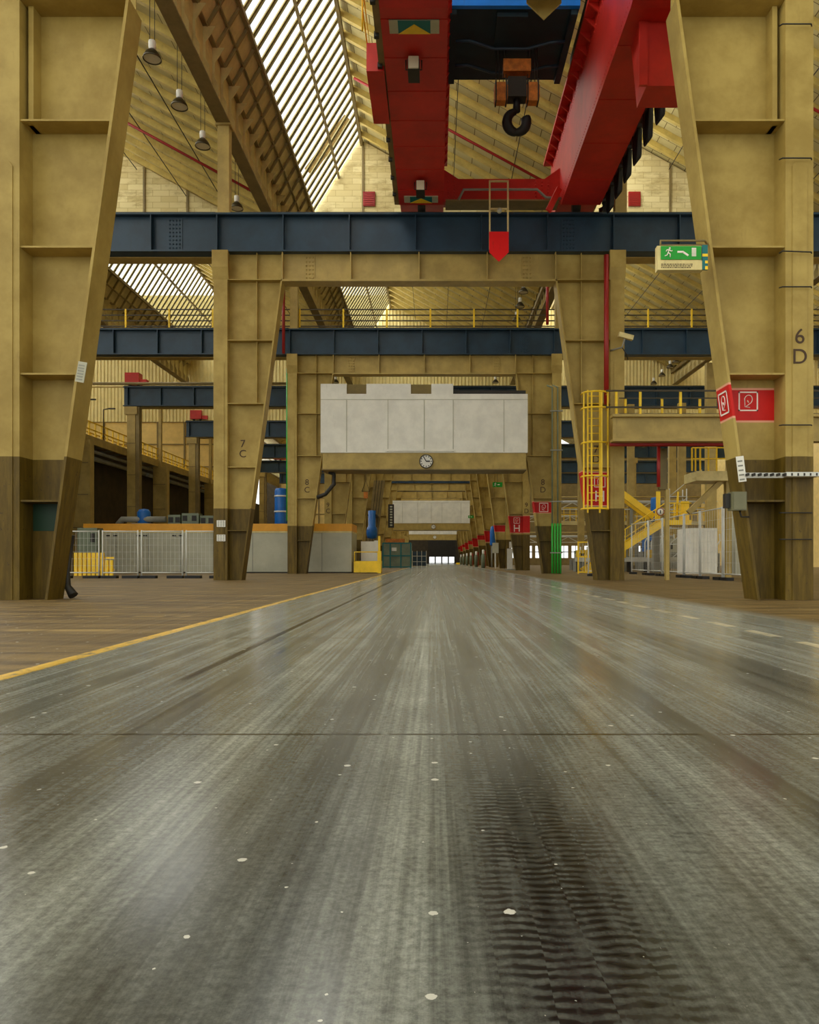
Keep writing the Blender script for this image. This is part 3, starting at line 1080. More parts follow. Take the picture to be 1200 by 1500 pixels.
# small red box and yellow rail on the outer side of the left girder
p0 = at(552, 82, 22.0)
bx = MB()
bx.box(-1.95, -1.45, 6.2, 8.8, 0.1, 0.9)
bx.build('control_box', M['red'], gl_)
rl = MB()
rl.tube([(-1.95, 5.0, 0.4), (-1.95, 5.0, 1.6), (-1.95, 8.4, 1.6), (-1.95, 8.4, 0.9)], 0.025, 6)
rl.tube([(-1.95, 5.0, 1.0), (-1.95, 8.4, 1.0)], 0.02, 6)
rl.build('hand_rail', M['yellow'], gl_)
# end carriage over the second runway beam
ec = MB()
ec.prism([(0.32, 0.42), (4.9, 0.42), (4.9, 1.75), (4.3, 1.32), (0.9, 1.32), (0.32, 1.7)], 14.7, 15.2)
eo = ec.build('end_carriage', M['red'], cr)
p = MB()
for x0 in (0.5, 0.75, 3.95, 4.2, 4.45):
    for i in range(6):
        p.lathe([(0, -0.03), (0.035, -0.03), (0.035, 0)], (x0, 14.7, 0.5 + 0.14 * i), 6, 'Y')
p.build_each('bolt', M['red'], eo)
p = MB()
p.box(0.4, 4.85, 14.5, 15.3, 0.36, 0.42)
p.build('bottom_flange', M['brown'], eo)
p = MB()
p.tube([(0.9, 14.4, 0.35), (1.1, 14.25, 0.68), (3.95, 14.25, 0.68), (4.3, 14.3, 0.4), (4.9, 14.3, 0.36)], 0.05, 8)
p.build('guard_rail', M['grey'], eo)
for X in (-0.55, 5.6):
    for Yl in (14.98,):
        MB().lathe([(0, -0.15), (0.26, -0.15), (0.26, 0.15), (0, 0.15)], (X, Yl, 0.38), 16, 'X').build('wheel', M['dark'], cr)
p = MB().bar((4.75, 13.9, 0.55), (4.3, 13.7, -0.4), 0.1, 0.22)
p.build('hanging_bracket', M['red'], cr)
# operator cabin below the right girder
CX0, CX1, CY0, CY1 = 5.44, 7.3, 19.6 - 15.3, 20.55 - 15.3
z0 = 13.0 - 14.5
cb = MB()
cb.prism([(CX0, z0), (CX1, z0), (CX1, 0.8), (CX0 - 0.16, 0.8), (CX0 - 0.16, 0.15)], CY0, CY1)
co = cb.build('cabin', M['red'], cr)
f_ = MB()
f_.tube([(CX0 - .14, CY1, 0.1), (CX0 - .14, CY1 - .02, 0.75), (CX0 - .14, CY0, 0.75)], 0.03, 6)
f_.box(CX0 - .2, CX0 + .02, CY0 - .05, CY0 + .03, z0 + .0, 0.8)
f_.build('cabin_frame', M['red'], co)

# trolley on top of the girders
tr = thing('crane_trolley', 'blue crane trolley with dark underside spanning the red girders', 'crane trolley', (2.4, 23.1, 17.62))
b = MB().box(-2.0, 2.0, 0.0, 0.15, 0.0, 1.5)
b.build('front_plate', M['trolley_blue'], tr)
b = MB().box(-2.0, 2.0, 0.15, 3.6, 0.02, 1.3)
b.build('body', M['trolley_dark'], tr)
u = MB()
u.box(-1.95, -1.75, 0.15, 3.55, -0.16, 0.02)
u.box(1.75, 1.95, 0.15, 3.55, -0.16, 0.02)
u.box(-0.5, 0.45, 0.3, 1.6, -0.12, 0.02)
u.build('underframe', M['trolley_dark'], tr)
for yy, zz in ((1.3, -0.2), (2.5, -0.2)):
    pts = [(-1.75, yy, zz), (-1.3, yy, zz + 0.02), (-0.5, yy + 0.35, zz), (0.6, yy + 0.35, zz), (1.3, yy + .05, zz), (1.75, yy, zz)]
    MB().tube(pts, 0.05, 8).build('pipe', M['navy'], tr)
for sx_ in (-2.6, 2.6):
    for yy in (0.4, 3.2):
        MB().lathe([(0, -0.1), (0.22, -0.1), (0.22, 0.1), (0, 0.1)], (sx_, yy, 0.22), 14, 'X').build('wheel', M['dark'], tr)
for sx_ in (-2.6, 2.6):
    MB().box(sx_ - .3, sx_ + .3, 0.1, 3.5, 0.3, 0.7).build('side_beam', M['trolley_dark'], tr)

# hook block
HY = 25.0
hk = thing('crane_hook', 'black crane hook hanging between two rusty orange sheave boxes', 'hook', ((757 - VX) / (F / HY), HY, 14.8))
MB().box(-0.3, 0.3, -0.22, 0.22, 1.1, 1.75).build('block', M['dark'], hk)
for m in (-1, 1):
    b = MB()
    x0 = m * 0.52
    b.prism([(x0 - .2, 1.0), (x0 + .2, 1.0), (x0 + .22, 1.1), (x0 + .22, 1.5), (x0 + .14, 1.6), (x0 - .14, 1.6), (x0 - .22, 1.5), (x0 - .22, 1.1)], -0.16, 0.16)
    b.build('sheave_box', M['rust'], hk)
    b = MB()
    for q in (-0.17, 0.17):
        b.box(x0 + q - .02, x0 + q + .02, -0.2, 0.2, 0.98, 1.68)
    b.build('guard', M['dark'], hk)
    for q in (-0.16, -0.05, 0.08, 0.17):
        MB().tube([(x0 + q, 0, 1.7), (x0 + q * 0.9, 0, 2.9)], 0.016, 6).build('wire_rope', M['dark'], hk)
MB().box(-.45, .45, -.18, .18, 1.95, 2.35).build('upper_block', M['rust'], hk)
MB().tube([(0, 0, 1.15), (0, 0, 0.72)], 0.12, 12).build('shank', M['black'], hk)
for m in (-1, 1):
    pts, rr = [], []
    for i in range(15 if m < 0 else 10):
        a = math.radians(95 + i * 14) if m < 0 else math.radians(291 - i * 15)
        pts.append((math.cos(a) * 0.32 * (1 if m < 0 else -1), 0, 0.38 + math.sin(a) * 0.34))
        rr.append(0.1 + 0.07 * math.sin(math.pi * i / 14) - (0.05 if i > 12 else 0))
    MB().tube(pts, rr, 10).build('hook', M['black'], hk)

# festoon cables on the outer side of the right girder
fs_ = thing('festoon_cable', 'black festoon cables looping along the outer side of the red right girder', 'cable', (6.75, 22.0, 15.1))
MB().box(-0.06, 0.06, -2.0, 8.6, 0.0, 0.12).build('track', M['dark'], fs_)
for i in range(8):
    ya = -0.9 + i * 1.3
    drop = 1.25 - 0.06 * i
    lo = MB()
    for j in range(5):
        q = (j - 2) * 0.04
        dd = drop - 0.05 * j
        pts = []
        for t in range(11):
            a = t / 10
            pts.append((q, ya + 0.1 + (0.7 - 0.1 * j) * (a - 0.5) + 0.3, -dd * (1 - abs(2 * a - 1) ** 5)))
        lo.tube(pts, 0.03, 6)
    lo.build('cable_loop', M['black'], fs_)
    MB().box(-0.2, 0.2, ya - 0.08, ya + 0.02, -0.1, 0.02).build('cable_clip', M['dark'], fs_)


def arrow_sign(label, X, Y, ztip, mat, top):
    r = thing('arrow_sign', label, 'sign', (X, Y, ztip), 'downward arrow signs on the crane')
    MB().prism([(-0.375, 0.36), (0, 0), (0.375, 0.36), (0.375, 1.15), (-0.375, 1.15)], -0.02, 0.02).build('arrow_plate', mat, r)
    for q in (-0.35, 0.35):
        MB().box(q - 0.03, q + 0.03, 0.02, 0.08, 0.5, top).build('post', M['tan_pale'], r)
    for zz in (top - 0.03, 2.05):
        MB().box(-0.35, 0.35, 0.02, 0.08, zz - 0.03, zz + 0.03).build('crossbar', M['tan_pale'], r)
    MB().lathe([(0, -0.1), (0.09, -0.1), (0.09, 0.02)], (0.02, 0, 1.95), 12, 'Y').build('lamp', M['offwhite'], r)


arrow_sign('bright red downward arrow sign in a grey frame in front of the blue beam', (731 - VX) / (F / 29.3), 29.3, 12.28, M['bright_red'], 3.15)
arrow_sign('plain tan arrow tip hanging at the top edge in front of the blue trolley', (797 - VX) / 68, 16.4, 12.43, M['tan'], 2.6)

# ------------------------------------------------------------------ pendant lamps
lamp0 = None


def lamp(label, X, Y, z, cable=2.3, group='pendant factory lamps'):
    global lamp0
    if lamp0 is None:
        r = thing('pendant_lamp', label, 'lamp', (X, Y, z), group)
        MB().lathe([(0.0, 0.34), (0.09, 0.33), (0.14, 0.28), (0.22, 0.2), (0.28, 0.08), (0.3, 0.0), (0.28, 0.0), (0.26, 0.08), (0.2, 0.18), (0.1, 0.27)], (0, 0, 0), 24).build('shade', M['chrome'], r)
        MB().lathe([(0, 0.02), (0.27, 0.03)], (0, 0, 0), 24).build('lens', M['lens'], r)
        MB().lathe([(0, 0.6), (0.11, 0.6), (0.12, 0.56), (0.12, 0.38), (0.09, 0.33)], (0, 0, 0), 14).build('socket_housing', M['white'], r)
        b = MB()
        b.tube([(-0.08, 0, 0.58), (-0.08, 0, cable)], 0.012, 5)
        b.tube([(0.08, 0, 0.58), (0.08, 0, cable)], 0.012, 5)
        b.build('cable', M['dark'], r)
        lamp0 = r
    else:
        dup(lamp0, label, (X, Y, z), group)


zl = 17.2


def lamp_px(label, px, py, z=zl):
    s = (VY - py) / (z - H)
    lamp(label, (px - VX) / s, F / s, z)


lamp_px('pendant lamp beside the roof girder, uppermost of the left row', 223, 87)
lamp_px('pendant lamp beside the roof girder, second from the top of the left row', 263, 157)
lamp_px('pendant lamp just left of the short roof column', 297, 215)
lamp_px('pendant lamp just above the blue beam, right of the short roof column', 347, 306)
lamp_px('pendant lamp above the railing, upper one left of the right leg', 767, 429)
lamp_px('pendant lamp above the railing, second one left of the right leg', 762, 450)
lamp_px('pendant lamp above the railing, lowest one left of the right leg', 757, 470)
lamp_px('pendant lamp over the right end of the large white panel, upper', 730, 551)
lamp_px('pendant lamp over the right end of the large white panel, lower', 726, 561)
lamp_px('pendant lamp over the left end of the large white panel', 492, 561)
lamp_px('pendant lamp over the right platform, lowest of the sloping row', 958, 563)
lamp_px('pendant lamp over the right platform, second up in the sloping row', 970, 551)
lamp_px('pendant lamp over the right platform, third up in the sloping row', 982, 539)
lamp_px('pendant lamp over the right platform, top of the sloping row', 990, 531)
lamp_px('pendant lamp beside the slanted left leg above the railing', 143, 446)

# red sprinkler pipes under the roof
def pipe(label, pts, r, mat, name='pipe', cat='pipe'):
    return tag(MB().tube(pts, r, 8).build(name, mat), label, cat)


ridge = lambda k: (tooth(k) + 3.84, ZR)
for k, Y, lb in ((-1, 38.6, 'red pipe crossing the left roof slope behind the pendant lamps'), (0, 38.9, 'red pipe crossing the central roof slope behind the crane hook'),
                 (1, 36.0, 'red pipe crossing the right roof slope beside the nearest right leg')):
    xr = ridge(k)[0]
    pipe(lb, [(xr + 0.4, Y, ZR - SLOPE * .4 - 0.55), (xr + 11.6, Y, ZR - SLOPE * 11.6 - 0.55)], 0.07, M['pipe_red'], 'sprinkler_pipe')

# ------------------------------------------------------------------ left aisle
# crane columns under the left beam ends, and the gallery
gal_deck = 9.55
for i, n in enumerate((3, 4, 5, 6, 7)):
    pos = {3: 'beside the slanted left leg', 4: 'under the end of the fourth blue beam', 5: 'under the end of the fifth blue beam', 6: 'under the end of the sixth blue beam', 7: 'under the end of the seventh blue beam'}[n]
    r = thing('crane_column', 'tall tan crane column of the left aisle, ' + pos, 'column', (-24.0, n * D, 0), 'left crane columns')
    MB().box(-0.32, 0.32, 0, 0.3, 0, 12.9).build('shaft', M['tan'], r)
    MB().box(0.32, 0.62, 0.05, 0.6, 0, 12.9).build('side_flange', M['brown'], r)
    MB().box(-0.5, 0.5, -0.1, 0.5, 12.3, 12.9).build('capital', M['tan'], r)
    for z in (2.5, 5.0, 7.5, 10.0):
        MB().box(-0.34, 0.34, -0.02, 0.0, z, z + 0.06).build('stiffener', M['brown'], r)
for i, Y in enumerate((37.5, 52.5, 67.5, 82.5, 97.5)):
    lb = ['first', 'second', 'third', 'fourth', 'fifth'][i]
    r = thing('gallery_column', 'broad tan column carrying the left gallery, %s from the camera' % lb, 'column', (-24.45, Y, 0), 'gallery columns')
    MB().box(-0.6, 0.6, 0, 0.35, 0, 9.1).build('shaft', M['tan'], r)
    MB().box(0.55, 0.68, -0.12, 0.5, 0, 9.1).build('flange', M['tan'], r)
    for z in (3.0, 5.3, 7.5):
        MB().box(-0.6, 0.6, -0.03, 0, z, z + 0.07).build('stiffener', M['brown'], r)
    MB().box(-0.12, 0.12, 0, 0.3, 9.1, 16).build('pole', M['tan'], r)
gm = None
for i in range(4):
    ya = 37.95 + 15 * i
    lb = ['nearest section of the yellow railed gallery along the left aisle', 'second section of the yellow railed gallery along the left aisle',
          'third section of the yellow railed gallery along the left aisle', 'farthest section of the yellow railed gallery along the left aisle'][i]
    if gm is None:
        r = thing('gallery_walkway', lb, 'walkway', (-24.7, ya, gal_deck), 'gallery sections')
        MB().box(-2.2, 0.1, 0, 14.4, -0.12, 0).build('deck', M['brown'], r)
        MB().box(0.0, 0.15, 0, 14.6, -0.45, 0.12).build('edge_beam', M['tan'], r)
        t = MB()
        for j in range(8):
            t.bar((-0.05, j * 1.85 + .4, -0.3), (-2.1, j * 1.85 + 1.3, -0.3), 0.08, 0.12)
        t.tube([(-0.5, 0, -0.75), (-0.5, 14.6, -0.75)], 0.13, 8)
        t.tube([(-1.1, 0, -1.1), (-1.1, 14.6, -1.1)], 0.18, 8)
        t.build('bracing', M['grey'], r)
        p0 = None
        for j in range(15):
            if p0 is None:
                p0 = MB().box(-0.045, 0.045, -0.045, 0.045, 0, 1.15).build('railing_post', M['yellow'], r, (0.05, 0.2 + j * 1.0, 0))
            else:
                c = p0.copy()
                COL.objects.link(c)
                c.location = (0.05, 0.2 + j * 1.0, 0)
        p0 = None
        for j in range(15):
            if p0 is None:
                p0 = MB().box(-0.045, 0.045, -0.045, 0.045, 0, 1.15).build('railing_post', M['yellow'], r, (-2.1, 0.2 + j * 1.0, 0))
            else:
                c = p0.copy()
                COL.objects.link(c)
                c.location = (-2.1, 0.2 + j * 1.0, 0)
        for zz in (0.1, 0.6, 1.13):
            MB().box(0.01, 0.09, 0, 14.6, zz - .04, zz + .04).build('railing_bar', M['yellow'], r)
            MB().box(-2.14, -2.06, 0, 14.6, zz - .04, zz + .04).build('railing_bar', M['yellow'], r)
        gm = r
    else:
        dup(gm, lb, (-24.7, ya, gal_deck))
# dark hall wall under the gallery
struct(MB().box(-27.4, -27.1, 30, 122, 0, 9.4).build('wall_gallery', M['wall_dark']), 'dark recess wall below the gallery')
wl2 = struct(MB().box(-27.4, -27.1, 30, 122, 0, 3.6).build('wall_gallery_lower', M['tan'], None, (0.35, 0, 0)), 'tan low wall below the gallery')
# lamp posts on the gallery
for px_, py_, i in ((141, 598, 0), (152, 605, 1), (163, 610, 2)):
    p = at(px_, py_ - 12, 56 + i * 2.0)
    r = thing('railing_lamp', 'thin bent lamp post rising above the gallery railing, ' + ['first', 'second', 'third'][i] + ' from the slanted left leg', 'lamp post', (-24.6, 50 + i * 3.2, gal_deck), 'gallery lamp posts')
    MB().tube([(0, 0, 0), (0, 0, 2.4), (0.5, 0, 2.5)], 0.045, 6).build('pole', M['rail_dark'], r)
    MB().box(0.4, 0.85, -0.08, 0.08, 2.44, 2.52).build('lamp_head', M['dark'], r)
# horizontal conduits high in the left aisle
pipe('brown conduit running across the left aisle below the railed blue beam', [(-24, 50, 13.0 - .6), (-8.9, 50, 12.4)], 0.09, M['brown'], 'conduit', 'pipe')
pipe('thin tan conduit across the left aisle behind the brown one', [(-33, 72, 17.2), (-9.5, 72, 17.2)], 0.08, M['tan'], 'conduit', 'pipe')

# low white partition with orange band
def partition(label, x0, x1, Y, depth, nseam):
    r = thing('partition_wall', label, 'partition', (x0, Y, 0), 'white partitions with orange band')
    w = x1 - x0
    MB().box(0, w, 0, depth, 0.08, 2.5).build('panel', M['offwhite'], r)
    MB().box(-0.02, w + 0.02, -0.05, depth + .05, 2.6, 3.06).build('orange_band', M['orange'], r)
    MB().box(0, w, -0.03, depth, 2.5, 2.6).build('pale_strip', M['tan_pale'], r)
    MB().box(0, w, 0.03, depth - .03, 0, 0.08).build('base', M['dark'], r)
    s = MB()
    for i in range(1, nseam):
        s.box(w * i / nseam - .02, w * i / nseam + .02, -0.012, 0, 0.1, 2.48)
    s.build('seam', M['grey'], r)
    return r


a = partition('long white partition with orange top band behind the mesh fence', -21.8, -13.8, 47.2, 0.4, 4)
h = MB()
for xx in (1.5, 1.95, 3.4, 3.8, 5.6, 6.0):
    h.box(xx - .12, xx + .12, -0.04, 0, 2.28, 2.36)
h.build('handle', M['dark'], a)
partition('middle white partition with orange band below the blue tank', -13.78, -8.9, 47.2, 0.4, 2)
partition('rightmost white partition with orange band beside the yellow skip', -8.88, -5.2, 47.2, 3.0, 2)
# machinery above the partition
r = thing('pump_unit', 'blue pump machine with a grey pipe above the long white partition', 'machine', (-19.0, 49.6, 0))
MB().box(-0.6, 0.6, -0.5, 0.5, 0, 3.2).build('pedestal', M['grey'], r)
MB().lathe([(0, 3.1), (0.34, 3.1), (0.42, 3.3), (0.42, 3.9), (0.3, 4.1), (0, 4.15)], (0, 0, 0), 14).build('housing', M['blue'], r)
MB().tube([(-1.6, -0.2, 3.1), (-1.3, -0.2, 3.45), (1.5, -0.2, 3.45)], 0.2, 10).build('duct', M['grey'], r)
for i, (xa, xb, zt) in enumerate(((-17.4, -16.6, 3.75), (-16.5, -15.4, 3.85), (-15.3, -14.4, 3.7))):
    r = thing('control_cabinet', 'grey machine cabinet behind the long white partition, ' + ['left', 'middle', 'right'][i] + ' of three', 'cabinet', ((xa + xb) / 2, 49.5, 0), 'grey cabinets behind partition')
    w = (xb - xa) / 2
    MB().box(-w, w, 0, 0.8, 0, zt).build('body', M['green_grey'], r)
    b = MB()
    for q in (-0.45, 0.1):
        b.box(q * 2 * w / 1.0, q * 2 * w + 0.3, -0.03, 0, zt - 0.5, zt - 0.15)
    b.build_each('vent_slat', M['dark'], r)
r = thing('storage_tank', 'tall blue tank with two bands behind the middle partition', 'tank', at(412, 839, 49.5) * Vector((1, 1, 0)) if False else (at(412, 800, 49.5).x, 49.5, 0))
s = F / 49.5
MB().lathe([(0, 0.0), (0.42, 0.0), (0.42, 5.3), (0.36, 5.45), (0, 5.5)], (0, 0, 0), 18).build('shell', M['blue'], r)
for z in (3.9, 4.9):
    MB().lathe([(0.42, z), (0.45, z), (0.45, z + .1), (0.42, z + .1)], (0, 0, 0), 18).build('band', M['galv'], r)
pipe('thin green riser pipe beside the third left leg above the blue tank', [(at(421.5, 0, 46.5).x, 46.5, 3.2), (at(421.5, 0, 46.5).x, 46.5, 12.5)], 0.09, M['green'], 'riser_pipe')
pipe('short green pipe bent over the top of the blue tank', [(-9.6, 49.4, 5.5), (-9.6, 49.4, 6.4), (-9.0, 49.4, 6.5), (-9.0, 49.4, 7.2)], 0.07, M['green'], 'riser_pipe')


# mesh fences
def fence(label, p, q, h, group, lean=0.0, nw=None):
    p, q = Vector(p), Vector(q)
    L = (q - p).length
    rz = math.atan2(q.y - p.y, q.x - p.x)
    r = thing('fence_panel', label, 'fence', (p.x, p.y, 0), group, rz)
    for xx in (0.03, L - 0.03):
        MB().tube([(xx, 0, 0.08), (xx, lean, h)], 0.032, 8).build('post', M['galv'], r)
    for z in (0.25, h - 0.05):
        MB().tube([(0.03, lean * z / h, z), (L - 0.03, lean * z / h, z)], 0.026, 8).build('rail', M['galv'], r)
    w = MB()
    n = nw or int(L / 0.17)
    for i in range(1, n):
        w.bar((L * i / n, 0, 0.25), (L * i / n, lean, h - 0.05), 0.007, 0.007, (0, 1, 0))
    for i in range(1, 6):
        z = 0.25 + (h - 0.3) * i / 6
        w.bar((0, lean * z / h, z), (L, lean * z / h, z), 0.007, 0.007)
    w.build('wire_mesh', M['galv'], r)
    for xx in (0.34, L - 0.34):
        MB().prism([(xx - 0.34, -0.14), (xx + 0.34, -0.14), (xx + 0.34, 0.14), (xx - 0.34, 0.14)], 0.0, 0.12, 'Z').build('foot', M['black'], r)


fx = [-16.6, -14.6, -12.9, -10.95, -9.1]
fl_lab = ['leftmost mesh fence panel before the long white partition, beside the slanted leg', 'second mesh fence panel from the left before the long white partition',
          'third mesh fence panel from the left before the long white partition', 'mesh fence panel before the long partition, ending at the second left leg']
for i in range(4):
    fence(fl_lab[i], (fx[i] + .05, 33.2, 0), (fx[i + 1] - .05, 33.2, 0), 2.1, 'mesh fence on the left')
# right fence along Y
fy = [27.0, 29.9, 32.5, 34.6, 37.9, 40.4, 43.9]
rl_ = ['nearest right mesh fence panel, partly behind the nearest right leg', 'second right mesh fence panel from the nearest right leg', 'third right mesh fence panel, left of the white ribbed container',
       'fourth right mesh fence panel, before the yellow stair landing', 'fifth right mesh fence panel, before the lower stair flight', 'farthest right mesh fence panel, beside the ladder leg']
for i in range(6):
    fence(rl_[i], (11.3, fy[i] + 0.06, 0), (11.3, fy[i + 1] - 0.06, 0), 2.9, 'tall mesh fence on the right', nw=9)
fence('mesh fence panel between the ladder leg and the green pipes', (7.6, 38.0, 0), (9.2, 38.0, 0), 2.2, 'mesh fence between right legs')

# yellow barrier left
r = thing('guard_barrier', 'low yellow barrier with upright slats behind the left mesh fence', 'barrier', (-17.1, 36.0, 0))
for i in range(9):
    MB().box(i * 0.21, i * 0.21 + 0.15, 0, 0.1, 0.05, 1.15 if i < 7 else 0.8).build('slat', M['yellow'], r)
for z in (0.3, 0.85):
    MB().box(0, 1.85, 0.1, 0.16, z, z + 0.1).build('rail', M['yellow'], r)
# green grey cupboard left of partition
r = thing('tool_cupboard', 'grey green cupboard behind the yellow barrier beside the slanted left leg', 'cupboard', (-20.0, 42.5, 0))
MB().box(0, 1.1, 0, 0.8, 0, 2.6).build('body', M['green_grey'], r)
MB().box(0.75, 0.98, -0.04, 0, 1.8, 2.3).build('panel', M['dark'], r)

# ------------------------------------------------------------------ centre clutter beyond the third frame
r = thing('waste_skip', 'open yellow skip with guard rails at the end of the partition', 'skip', (-5.0, 46.6, 0))
MB().prism([(0.0, 0.05), (1.65, 0.05), (1.65, 0.75), (0.0, 0.75)], 0, 1.3).build('tub', M['yellow'], r)
b = MB()
b.tube([(0.05, 0, 0.7), (0.05, 0, 1.3), (1.5, 0, 1.3)], 0.04, 6)
b.box(1.45, 1.68, -0.04, 0.2, 0, 1.35)
b.build('guard_rail', M['yellow'], r)
r = thing('white_cabinet', 'white cabinet standing behind the yellow skip', 'cabinet', (-4.75, 48.6, 0))
MB().box(0, 1.1, 0, 0.8, 0.0, 2.0).build('body', M['white'], r)
MB().box(0.85, 1.1, -0.05, 0.0, 0.05, 2.05).build('door', M['white'], r)
o = MB().box(-0.07, 0.07, -0.07, 0.07, 0, 2.3).build('bollard', M['yellow'], None, (-3.5, 47.4, 0))
tag(o, 'tall yellow bollard right of the open skip', 'bollard')
r = thing('column_cladding', 'brown boarded cladding around the leaning leg above the white cabinet', 'cladding', (0, 89.6, 0))
MB().prism([(XC - 7.5, 2.0), (XC - 6.3, 2.0), (XC - 5.3, 10.2), (XC - 6.6, 10.2)], -0.05, 0.15).build('board', M['brown'], r)
b = MB()
for i in range(1, 4):
    b.bar((XC - 7.5 + .3 * i, -0.06, 2.0), (XC - 6.6 + .32 * i, -0.06, 10.2), 0.05, 0.03, (0, 1, 0))
b.build('batten', M['dark'], r)
r = thing('electric_motor', 'blue motor hanging on the brown cladding beyond the white cabinet', 'motor', (at(545, 770, 86).x, 86, 3.2))
MB().lathe([(0, 0), (0.5, 0.1), (0.62, 0.5), (0.62, 1.0), (0.5, 1.35), (0.42, 1.4), (0.42, 3.2), (0, 3.25)], (0, 0, 0), 16).build('housing', M['blue'], r)
MB().box(-0.5, 0.5, 0.0, 3.5, 2.6, 2.8).build('bracket', M['dark'], r)
r = thing('crane_pendant', 'small orange pendant control hanging on two cords left of the brown cladding', 'control', (at(536, 730, 60).x, 60, H + (VY - 730) / (F / 60)))
MB().box(-0.16, 0.16, -0.1, 0.1, 0, 0.5).build('housing', M['rust'], r)
MB().tube([(-0.3, 0, 0.55), (0, 0, 1.4), (0.3, 0, 0.55), (-0.3, 0, 0.55)], 0.03, 5).build('yoke', M['dark'], r)
MB().tube([(0, 0, 1.4), (0, 0, 5.0)], 0.02, 5).build('cord', M['dark'], r)
r = thing('vertical_banner', 'narrow dark sign with a column of white marks on a left leg', 'sign', (at(573, 773, 104).x, 104, H + (VY - 773) / (F / 104)))
MB().box(-0.4, 0.4, 0, 0.1, 0, 3.2).build('board', M['dark'], r)
b = MB()
for i in range(8):
    b.box(-0.15, 0.17, -0.02, 0, 0.25 + i * 0.36, 0.45 + i * 0.36)
b.build_each('white_mark', M['offwhite'], r)
r = thing('glazed_cabin', 'grey green glazed cabin with red box on its roof, left of the far gate', 'cabin', (at(561, 832, 78).x, 78, 0))
MB().box(0, 2.9, 0, 2.6, 0.05, 2.55).build('body', M['green_grey'], r)
b = MB()
for xx in (0.0, 0.75, 1.85, 2.85):
    b.box(xx - .06, xx + .06, -0.06, 0, 0, 2.6)
for z in (0.05, 1.2, 2.5):
    b.box(0, 2.9, -0.05, 0, z, z + 0.12)
b.build('frame', M['teal'], r)
MB().box(0.9, 1.4, -0.03, 0, 1.75, 2.1).build('notice', M['white'], r)
o = MB().box(0, 1.9, 0, 1.2, 0, 0.45).build('roof_box', M['rust'], None, (at(565, 793, 78).x, 78.3, 2.56))
tag(o, 'low rusty red box lying on the roof of the glazed cabin', 'box')
r = thing('rack', 'blue grey rack standing right of the glazed cabin', 'rack', (at(604, 828, 96).x, 96, 0))
MB().box(0, 1.8, 0, 1.0, 0.1, 1.9).build('body', M['navy'], r)
b = MB()
for i in range(4):
    b.box(i * 0.58, i * 0.58 + .06, -0.05, 0, 0, 2.0)
for z in (0.6, 1.3):
    b.box(0, 1.8, -0.05, 0, z, z + .06)
b.build('frame', M['galv'], r)

# right hand row beyond the third frame
r = thing('sign_stand', 'slim white sign stand beside the lettered H leg on the right', 'sign', (at(747, 833, 62).x, 62, 0))
MB().box(-0.22, 0.22, 0, 0.12, 0.08, 1.75).build('board', M['white'], r)
MB().box(-0.4, 0.4, -0.2, 0.35, 0, 0.08).build('base', M['grey'], r)
MB().box(-0.05, 0.2, -0.02, 0.02, 1.8, 2.3).build('notice', M['white'], r)
MB().box(-0.06, 0.02, 0, 0.06, 1.7, 1.85).build('neck', M['grey'], r)
r = thing('hydraulic_unit', 'tall blue unit with a white riser on the right legs', 'machine', (at(722, 795, 84).x, 84, 0))
MB().lathe([(0, 2.4), (0.3, 2.45), (0.32, 2.6), (0.32, 4.0), (0.2, 4.5), (0, 4.6)], (0, 0, 0), 12).build('vessel', M['blue'], r)
MB().tube([(0.25, 0, 0), (0.25, 0, 3.2)], 0.07, 6).build('riser', M['white'], r)
MB().tube([(-0.1, 0, 0), (-0.1, 0, 2.5)], 0.09, 6).build('stand', M['grey'], r)
cyl0 = None
for i in range(6):
    Y = 78 + i * 13
    lb = ['nearest', 'second', 'third', 'fourth', 'fifth', 'farthest'][i] + ' pale green gas cylinder in the line before the right legs'
    X = 4.9 - 0.02 * i
    if cyl0 is None:
        r = thing('gas_cylinder', lb, 'cylinder', (X, Y, 0), 'gas cylinders along right legs')
        MB().lathe([(0, 0), (0.2, 0), (0.2, 1.25), (0.14, 1.45), (0.08, 1.5)], (0, 0, 0), 14).build('body', M['green_grey'], r)
        MB().lathe([(0.1, 1.4), (0.13, 1.5), (0.13, 1.85), (0, 1.9)], (0, 0, 0), 14).build('cap', M['white'], r)
        cyl0 = r
    else:
        dup(cyl0, lb, (X, Y, 0))
r = thing('notice_board', 'pale notice board on a post before the red banded right legs', 'board', (at(726, 828, 74).x, 74, 0))
MB().box(-0.3, 0.3, 0, 0.06, 1.5, 2.5).build('board', M['offwhite'], r)
MB().box(-0.05, 0.05, 0.06, 0.12, 0, 2.2).build('post', M['galv'], r)
o = MB().box(-0.45, 0.45, -0.3, 0.3, 0, 0.35).build('floor_crate', M['yellow'], None, (at(672, 826, 150).x, 150, 0))
tag(o, 'small yellow crate on the floor beside the far right legs', 'crate')
for i, Y in enumerate((90, 105, 120)):
    r = thing('fire_extinguisher', 'red fire extinguisher by the %s right leg down the aisle' % ['sixth', 'seventh', 'eighth'][i], 'extinguisher', (5.75, Y - 0.35, 0), 'extinguishers at the right legs')
    MB().lathe([(0, 0.9), (0.14, 0.9), (0.14, 1.5), (0.06, 1.65), (0, 1.65)], (0, 0, 0), 12).build('body', M['pipe_red'], r)
    MB().box(-0.18, 0.18, 0.1, 0.2, 0, 1.9).build('stand', M['pipe_red'], r)


